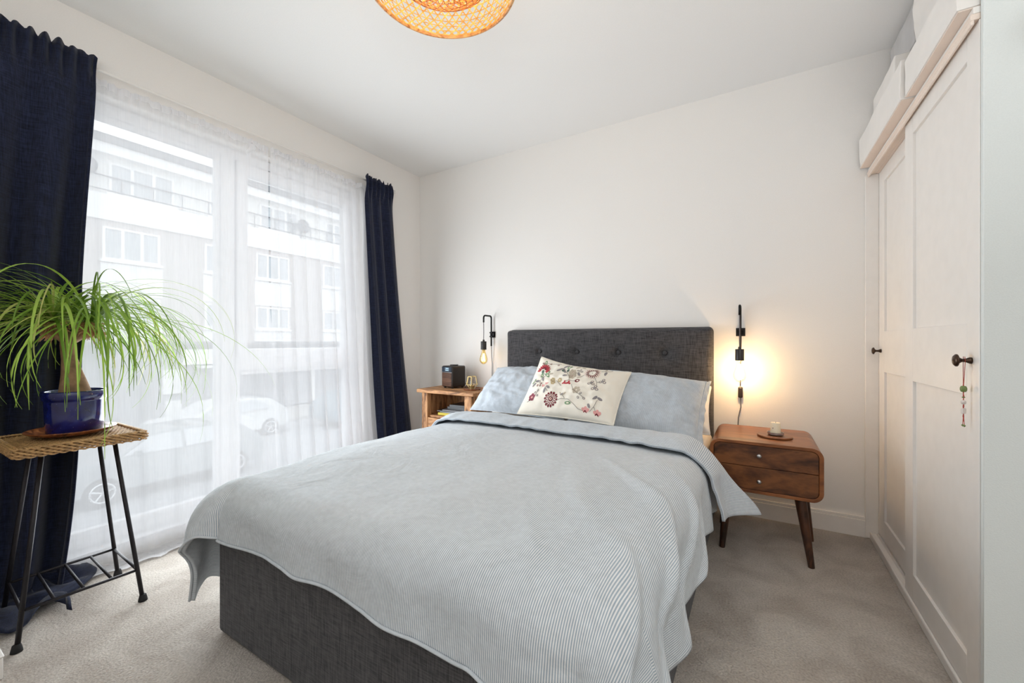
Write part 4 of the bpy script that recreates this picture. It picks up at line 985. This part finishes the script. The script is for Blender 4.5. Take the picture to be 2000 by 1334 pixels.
sa_ = MB().lathe([(0, 0.0), (0.080, 0.0), (0.103, 0.006), (0.115, 0.014), (0.118, 0.018), (0.115, 0.019), (0.101, 0.011), (0.08, 0.006), (0, 0.006)], n=56).build('saucer', M['dish'], smooth=True, loc=(-2.135, 0.462, SZ+0.006))
tag(sa_, 'shallow dark wooden saucer under the blue plant pot', 'saucer')

# ------------------------------------------------------------------ ponytail palm in a blue glazed pot
px, py, pz = -2.118, 0.466, SZ+0.013
pp = thing('potted_plant', 'ponytail palm with long arching green leaves in a blue glazed pot', 'plant', (px, py, pz))
MB().lathe([(0, 0.0), (0.066, 0.0), (0.073, 0.004), (0.076, 0.060), (0.078, 0.112), (0.078, 0.116), (0.083, 0.120), (0.085, 0.134), (0.0845, 0.146), (0.082, 0.150), (0.078, 0.147), (0.075, 0.120), (0.07, 0.03), (0, 0.03)], n=56).build('pot', M['blue'], pp, smooth=True)
MB().grid(30, 6, lambda u, v: (0.075*v*math.cos(u*2*PI), 0.075*v*math.sin(u*2*PI), 0.128+0.006*nz(v*4*math.cos(u*6.28), v*4*math.sin(u*6.28))), closed_u=True).build('soil', M['soil'], pp, smooth=True)
rnd = random.Random(11)
trunk = MB(); tp = [(0, 0, 0.115), (0.0, 0, 0.135), (-0.004, -0.002, 0.165), (-0.010, -0.006, 0.21), (-0.018, -0.012, 0.26), (-0.020, -0.015, 0.31), (-0.016, -0.014, 0.36)]
trunk.tube(tp, [0.040, 0.043, 0.037, 0.028, 0.022, 0.019, 0.018], 20)
to_ = trunk.build('trunk', M['bark'], pp, smooth=True)
for p_ in to_.data.vertices:
    c = p_.co; k = 0.004*nz(c.x*40, c.y*40, c.z*18); d = Vector((c.x, c.y, 0)); d = d.normalized() if d.length > 1e-6 else d; p_.co = c+d*k
crowns = [Vector((-0.058, -0.045, 0.392)), Vector((0.040, 0.030, 0.395)), Vector((-0.01, -0.005, 0.41))]
for c in crowns[:2]:
    MB().tube([(-0.018, -0.013, 0.33), tuple(Vector((-0.018, -0.013, 0.33)).lerp(c, 0.55)+Vector((0, 0, -0.012))), tuple(c)], [0.021, 0.020, 0.017], 12).build('branch', M['bark'], pp, smooth=True)
m = MB()
for c in crowns[:2]:
    for k in range(150):
        a = rnd.uniform(0, 2*PI); e = rnd.uniform(-1.1, 0.3); d = Vector((math.cos(a)*math.cos(e), math.sin(a)*math.cos(e), math.sin(e)))
        s0 = c+Vector((d.x*0.012, d.y*0.012, rnd.uniform(-0.035, 0.005))); L = rnd.uniform(0.016, 0.042)
        m.tube([s0, s0+d*L*0.6+Vector((0, 0, -0.004)), s0+d*L+Vector((rnd.uniform(-.006, .006), rnd.uniform(-.006, .006), -0.012))], [0.0028, 0.0024, 0.001], 4)
m.build('dry_leaf_bases', M['roots'], pp, kind='stuff')
def leaf(c, az, el, L, w, k, r):
    n = 20; p = c.copy(); d = Vector((math.cos(az)*math.cos(el), math.sin(az)*math.cos(el), math.sin(el)))
    tw = r.uniform(-0.25, 0.25); pts = [p.copy()]; st = L/n
    for i in range(n):
        q = (i+0.5)/n; e = el-k*q**1.15; a_ = az+tw*2.2*q*q; d = Vector((math.cos(a_)*math.cos(e), math.sin(a_)*math.cos(e), math.sin(e)))
        p = p+d*st; pts.append(p.copy())
    m = MB()
    for i, p in enumerate(pts):
        q = i/n; t = (pts[min(i+1, n)]-pts[max(i-1, 0)]).normalized(); side = t.cross(Vector((0, 0, 1)))
        if side.length < 0.05: side = Vector((-math.sin(az), math.cos(az), 0))
        side.normalize(); side = (side*math.cos(tw*2*q)+t.cross(side)*math.sin(tw*2*q)).normalized(); up = side.cross(t).normalized()
        ww = w*(0.75+0.5*min(1, q*4)-0.25)*(1-q**1.6)+0.0005
        m.v += [tuple(p-side*ww+up*ww*0.35), tuple(p), tuple(p+side*ww+up*ww*0.35)]
    for i in range(n):
        for j in (0, 1): b = i*3+j; m.quad_uv((b, b+1, b+4, b+3))
    return m
NLEAF = 290
for i in range(NLEAF):
    c = crowns[i % 3 if i % 5 == 0 else i % 2]
    az = rnd.uniform(0, 2*PI); el = rnd.choice([rnd.uniform(0.2, 1.0), rnd.uniform(0.6, 1.35), rnd.uniform(-0.1, 0.6)])
    L = rnd.uniform(0.34, 0.62) if rnd.random() < 0.84 else rnd.uniform(0.62, 0.76)
    w = rnd.choice([0.0016, 0.0022, 0.0032, 0.0048, 0.0055]) if L > 0.3 else 0.0024
    leaf(c+Vector((math.cos(az)*0.008, math.sin(az)*0.008, rnd.uniform(-0.005, 0.012))), az, el, L, w, el+rnd.choice([rnd.uniform(1.1, 2.0), rnd.uniform(1.5, 2.6)]), rnd).build('leaf', M['leaf'], pp, smooth=True)

# white socket box in the near left corner of the floor
wb = thing('adaptor_box', 'low white plastic box on the carpet in the near left corner', 'box', (-1.95, 0.19, 0))
rel(MB().box(-2.06, -1.857, 0.11, 0.264, 0.001, 0.062).build('body', M['trim'], bevel=0.004), wb)
rel(MB().box(-2.062, -1.855, 0.108, 0.266, 0.0625, 0.069).build('lid', M['trim'], bevel=0.003), wb)

# ------------------------------------------------------------------ woven bamboo ceiling pendant
lx, ly, lz = -0.852, 0.994, 2.10
pd = thing('pendant_lamp', 'woven bamboo pendant lampshade hanging from the ceiling', 'pendant lamp', (lx, ly, lz))
def Rr(h):   # dome profile: rim radius .237, swelling, closing at the top
    pr = [(0, 0.233), (0.03, 0.245), (0.07, 0.252), (0.12, 0.243), (0.17, 0.21), (0.21, 0.15), (0.235, 0.06)]
    for (a, b), (c, d) in zip(pr[:-1], pr[1:]):
        if h <= c: q = (h-a)/(c-a); return b+(d-b)*(q)
    return 0.05
def strand(m, fr, th0, tw, h0, h1, w, n=30, push=0.0, ellip=None):
    pts = []
    for i in range(n+1):
        q = i/n; h = h0+(h1-h0)*q; r, zz = fr(h); a = th0+tw*q; pts.append(Vector(((r+push)*math.cos(a), (r+push)*math.sin(a), zz)))
    for i in range(n):
        a, b = pts[i], pts[i+1]; t = (b-a).normalized(); rad = Vector((a.x, a.y, 0.0)).normalized(); s = t.cross(rad).normalized()*w/2; nr = s.normalized().cross(t)*0.0006
        m.hexa([a-s-nr, a+s-nr, b+s-nr, b-s-nr, a-s+nr, a+s+nr, b+s+nr, b-s+nr])
fo = lambda h: (Rr(h), h)
m = MB(); NS = 58
for k in range(NS):
    strand(m, fo, 2*PI*k/NS, 0.72, 0.004, 0.225, 0.0042, 26, 0.0006); strand(m, fo, 2*PI*k/NS, -0.72, 0.004, 0.225, 0.0042, 26, -0.0008)
for j in range(11):
    h = 0.012+j*0.0200; r = Rr(h); m.tube([(r*math.cos(2*PI*k/72), r*math.sin(2*PI*k/72), h) for k in range(72)], 0.0014, 4, closed=True)
m.build('woven_shade', M['bamboo'], pd, kind='stuff')
fi = lambda h: (0.185*math.sqrt(max(0.001, 1-(1-h)**2)), 0.012+0.11*h*h*0.9+0.0)
m = MB()
for k in range(30):
    strand(m, fi, 2*PI*k/30, 1.1, 0.02, 1.0, 0.0044, 26, 0.0004); strand(m, fi, 2*PI*k/30, -1.1, 0.02, 1.0, 0.0044, 26, -0.0008)
for j in range(9):
    r, h = fi(0.04+j*0.115); m.tube([(r*math.cos(2*PI*k/60), r*math.sin(2*PI*k/60), h) for k in range(60)], 0.0016, 4, closed=True)
m.build('inner_basket', M['bamboodark'], pd, kind='stuff')
sh = MB().tube([(0.236*math.cos(2*PI*k/96), 0.236*math.sin(2*PI*k/96), 0.002) for k in range(96)], 0.0055, 8, closed=True)
sh.tube([(0.232*math.cos(2*PI*k/96), 0.232*math.sin(2*PI*k/96), -0.004) for k in range(96)], 0.003, 6, closed=True)
sh.build('rim', M['bamboorim'], pd, smooth=True)
MB().lathe([(0, 0.238), (0.062, 0.236), (0.064, 0.240), (0, 0.246)], n=32).build('top_plate', M['bamboorim'], pd)
MB().tube([(0, 0, 0.244), (0, 0, H-lz-0.02)], 0.003, 8).build('cord', M['whitecord'], pd)
MB().lathe([(0.0, H-lz-0.034), (0.03, H-lz-0.030), (0.045, H-lz-0.012), (0.048, H-lz-0.001), (0, H-lz-0.0005)], n=32).build('ceiling_rose', M['trim'], pd, smooth=True)
bl = MB().lathe([(0, 0.125), (0.018, 0.130), (0.028, 0.150), (0.026, 0.170), (0.014, 0.195), (0.013, 0.205)], n=24).build('bulb', glow('pendant_bulb', (1, 0.85, 0.6, 1), 12), pd, smooth=True)
MB().lathe([(0, 0.203), (0.02, 0.205), (0.02, 0.238), (0, 0.24)], n=20).build('lamp_socket', M['trim'], pd)
pl = bpy.data.lights.new('pendant_light', 'POINT'); pl.energy = 8.5; pl.color = (1.0, 0.78, 0.42); pl.shadow_soft_size = 0.03
po = bpy.data.objects.new('pendant_light', pl); C.objects.link(po); po.location = (0, 0, 0.135); po.parent = pd

# ------------------------------------------------------------------ street outside
SG = -2.6
g = MB().box(-40, -3.6, -40, 60, SG-0.1, SG); g = g.build('road', M['asphalt']); struct(g)
pvm = MB().box(-21.4, -17.9, -40, 60, SG, SG+0.12); struct(pvm.build('pavement', M['paving']))
pvm = MB().box(-8.0, -3.6, -40, 60, SG, SG+0.12); struct(pvm.build('pavement', M['paving']))
bd = thing('apartment_building', 'long pale apartment block with balconies across the street', 'building', (-21.6, 8, SG))
def Bd(o): return rel(o, bd)
FX = -21.6
Bd(MB().box(FX-8, FX, -14, 40, 0.95, 5.67).build('brick_wall', M['brick']))
Bd(MB().box(FX-8, FX-0.05, -14, 40, 6.65, 8.15).build('upper_wall', M['conc']))
Bd(MB().box(FX-8, FX+0.12, -14, 40, 5.67, 6.65).build('parapet_band', M['fascia']))
Bd(MB().box(FX-8, FX+0.35, -14, 40, 8.15, 8.55).build('eaves', M['fascia']))
Bd(MB().box(FX-8, FX+0.45, -14, 40, 8.55, 8.85).build('roof', M['roofm']))
Bd(MB().box(FX-8, FX-0.25, -14, 40, SG+0.12, 0.85).build('shop_front', M['shop']))
Bd(MB().box(FX-0.3, FX+0.2, -14, 40, 0.83, 0.96).build('canopy_slab', M['roofm']))
wy = [(-12, -10.2), (-6.6, -4.8), (-1.9, -0.2), (1.6, 3.2), (5.47, 7.24), (8.87, 10.2), (11.1, 12.8), (14.8, 16.1), (18.4, 20.0), (22.3, 24), (26.4, 28)]
def far_window(x, y0, y1, z0, z1, cols):
    m = MB(); w = 0.08
    frame_ring(m, x, x+0.06, y0, y1, z0, z1, w, w, w, w)
    for k in range(1, cols): yy = y0+(y1-y0)*k/cols; m.box(x, x+0.06, yy-0.05, yy+0.05, z0+w, z1-w)
    f = Bd(m.build('window', M['fascia'])); MB().box(x-0.02, x+0.02, y0+w/2, y1-w/2, z0+w/2, z1-w/2).build('pane', M['darkglass'], f)
    m2 = MB().box(x, x+0.14, y0-0.08, y1+0.08, z0-0.1, z0); m2.build('sill', M['fascia'], f)
for (a, b) in wy:
    far_window(FX, a, b, 4.15, 5.42, 3 if b-a > 1.65 else 2); far_window(FX, a, b, 1.6, 2.72, 3 if b-a > 1.65 else 2)
    Bd(MB().box(FX-0.05, FX+0.03, a-0.05, b+0.1, 2.8, 4.02).build('spandrel_panel', M['fascia'])); Bd(MB().box(FX-0.05, FX+0.03, a-0.05, b+0.1, 0.97, 1.48).build('spandrel_panel', M['fascia']))
    far_window(FX-0.05, a+0.2, b+0.5, 6.75, 7.95, 3)
# balcony railing
m = MB()
for yy in range(-14, 40, 1): m.box(FX+0.05, FX+0.08, yy*1.0, yy+0.03, 6.65, 7.36)
Bd(m.build('railing_posts', M['gasket'], kind='stuff'))
Bd(MB().box(FX+0.04, FX+0.09, -14, 40, 7.33, 7.37).build('railing', M['gasket'])); Bd(MB().box(FX+0.04, FX+0.09, -14, 40, 6.8, 6.83).build('railing', M['gasket']))
for (yy, zz) in ((4.9, 7.55), (13.4, 7.25)):
    Bd(MB().lathe([(0, 0.0), (0.2, 0.03), (0.36, 0.10), (0.37, 0.11), (0.2, 0.05), (0, 0.02)], (FX+0.25, yy, zz), 24, 'x').build('satellite_dish', M['gasket'], smooth=True))
    Bd(MB().tube([(FX+0.2, yy, zz), (FX+0.1, yy, zz-0.5), (FX+0.1, yy, 6.6)], 0.03, 6).build('dish_mast', M['gasket']))
Bd(MB().box(FX-0.2, FX+0.2, 8.0, 17.0, -0.05, 0.62).build('shop_sign', M['fascia']))
Bd(MB().box(FX-0.2, FX+0.5, 8.6, 16.6, -0.22, -0.12).build('awning', M['fascia']))
for (a, b, z0, z1) in ((7.4, 8.1, -1.3, -0.25), (7.5, 8.05, -2.3, -1.6), (10.2, 10.35, -2.4, -0.3), (14.2, 14.4, -2.4, -0.3), (2, 2.2, -2.4, 0.5), (0.2, 1.6, -1.6, -0.1), (3.1, 4.7, -2.0, -0.5), (17.2, 18.6, -1.8, 0.4)):
    Bd(MB().box(FX-0.26, FX-0.12, a, b, z0, z1).build('shop_panel', M['fascia']))

def car(label, x, y, paint, flip=1, L=4.2):
    t = thing('car', label, 'car', (x, y, SG)); w = 0.86
    prof = [(-2.05, 0.32), (-2.1, 0.55), (-2.02, 0.82), (-1.75, 0.92), (-1.15, 1.0), (-0.45, 1.42), (0.7, 1.46), (1.45, 1.38), (1.95, 0.98), (2.05, 0.75), (2.08, 0.4), (1.95, 0.28), (-1.9, 0.25)]
    def wd_(z): return w if z < 0.95 else w-0.22*(z-0.95)/0.5
    m = MB(); n = len(prof)
    for sg in (-1, 1):
        for (yy, zz) in prof: m.v.append((sg*wd_(zz), yy*flip, zz))
    for k in range(n): l = (k+1) % n; m.quad_uv((k, l, n+l, n+k))
    m.quad_uv(tuple(range(n))[::-1]); m.quad_uv(tuple(range(n, 2*n)))
    m.build('body', paint, t, bevel=0.05, seg=3)
    for sg in (-1, 1):
        m = MB(); P = [(-0.95, 1.02), (-0.42, 1.36), (0.15, 1.39), (0.15, 1.0)]; Q = [(0.22, 1.0), (0.22, 1.39), (0.9, 1.38), (1.45, 1.05)]
        for K in (P, Q): 
            pp_ = [(sg*(wd_(z)+0.012), yy*flip, z) for yy, z in K]; m.poly(pp_ if sg*flip > 0 else pp_[::-1])
        m.build('side_window', M['darkglass'], t, solid=0.01)
        for yy in (-1.3, 1.32):
            wl = MB().lathe([(0, -0.1), (0.2, -0.1), (0.31, -0.09), (0.32, 0), (0.31, 0.09), (0.2, 0.1), (0, 0.1)], (sg*(w-0.07), yy*flip, 0.32), 28, 'x').build('wheel', M['tyre'], t, smooth=True)
            m = MB().tube([(sg*(w+0.035), yy*flip+0.2*math.cos(2*PI*k/24), 0.32+0.2*math.sin(2*PI*k/24)) for k in range(24)], 0.022, 6, closed=True)
            for k in range(5): a = 2*PI*k/5+0.3; m.tube([(sg*(w+0.04), yy*flip, 0.32), (sg*(w+0.035), yy*flip+0.2*math.cos(a), 0.32+0.2*math.sin(a))], 0.022, 5)
            m.build('hub_cap', M['alloy'], wl)
    for sg in (-1, 1):
        MB().box(sg*0.6-0.16, sg*0.6+0.16, -2.10 if flip > 0 else 2.02, -2.02 if flip > 0 else 2.10, 0.62, 0.76).build('headlamp', M['alloy'], t, bevel=0.02)
        MB().box(sg*0.93-0.06, sg*0.93+0.06, -0.72*flip-0.06, -0.72*flip+0.06, 1.0, 1.12).build('wing_mirror', paint, t, bevel=0.02)
    return t
car('dark grey car parked under the plant stand view of the window', -12.9, 4.35, M['carpaint'])
car('pale blue car parked behind the opening window', -15.5, 12.6, M['carblue'], -1)
car('white car parked in front of the shops opposite', -16.8, 7.4, M['carwhite'])
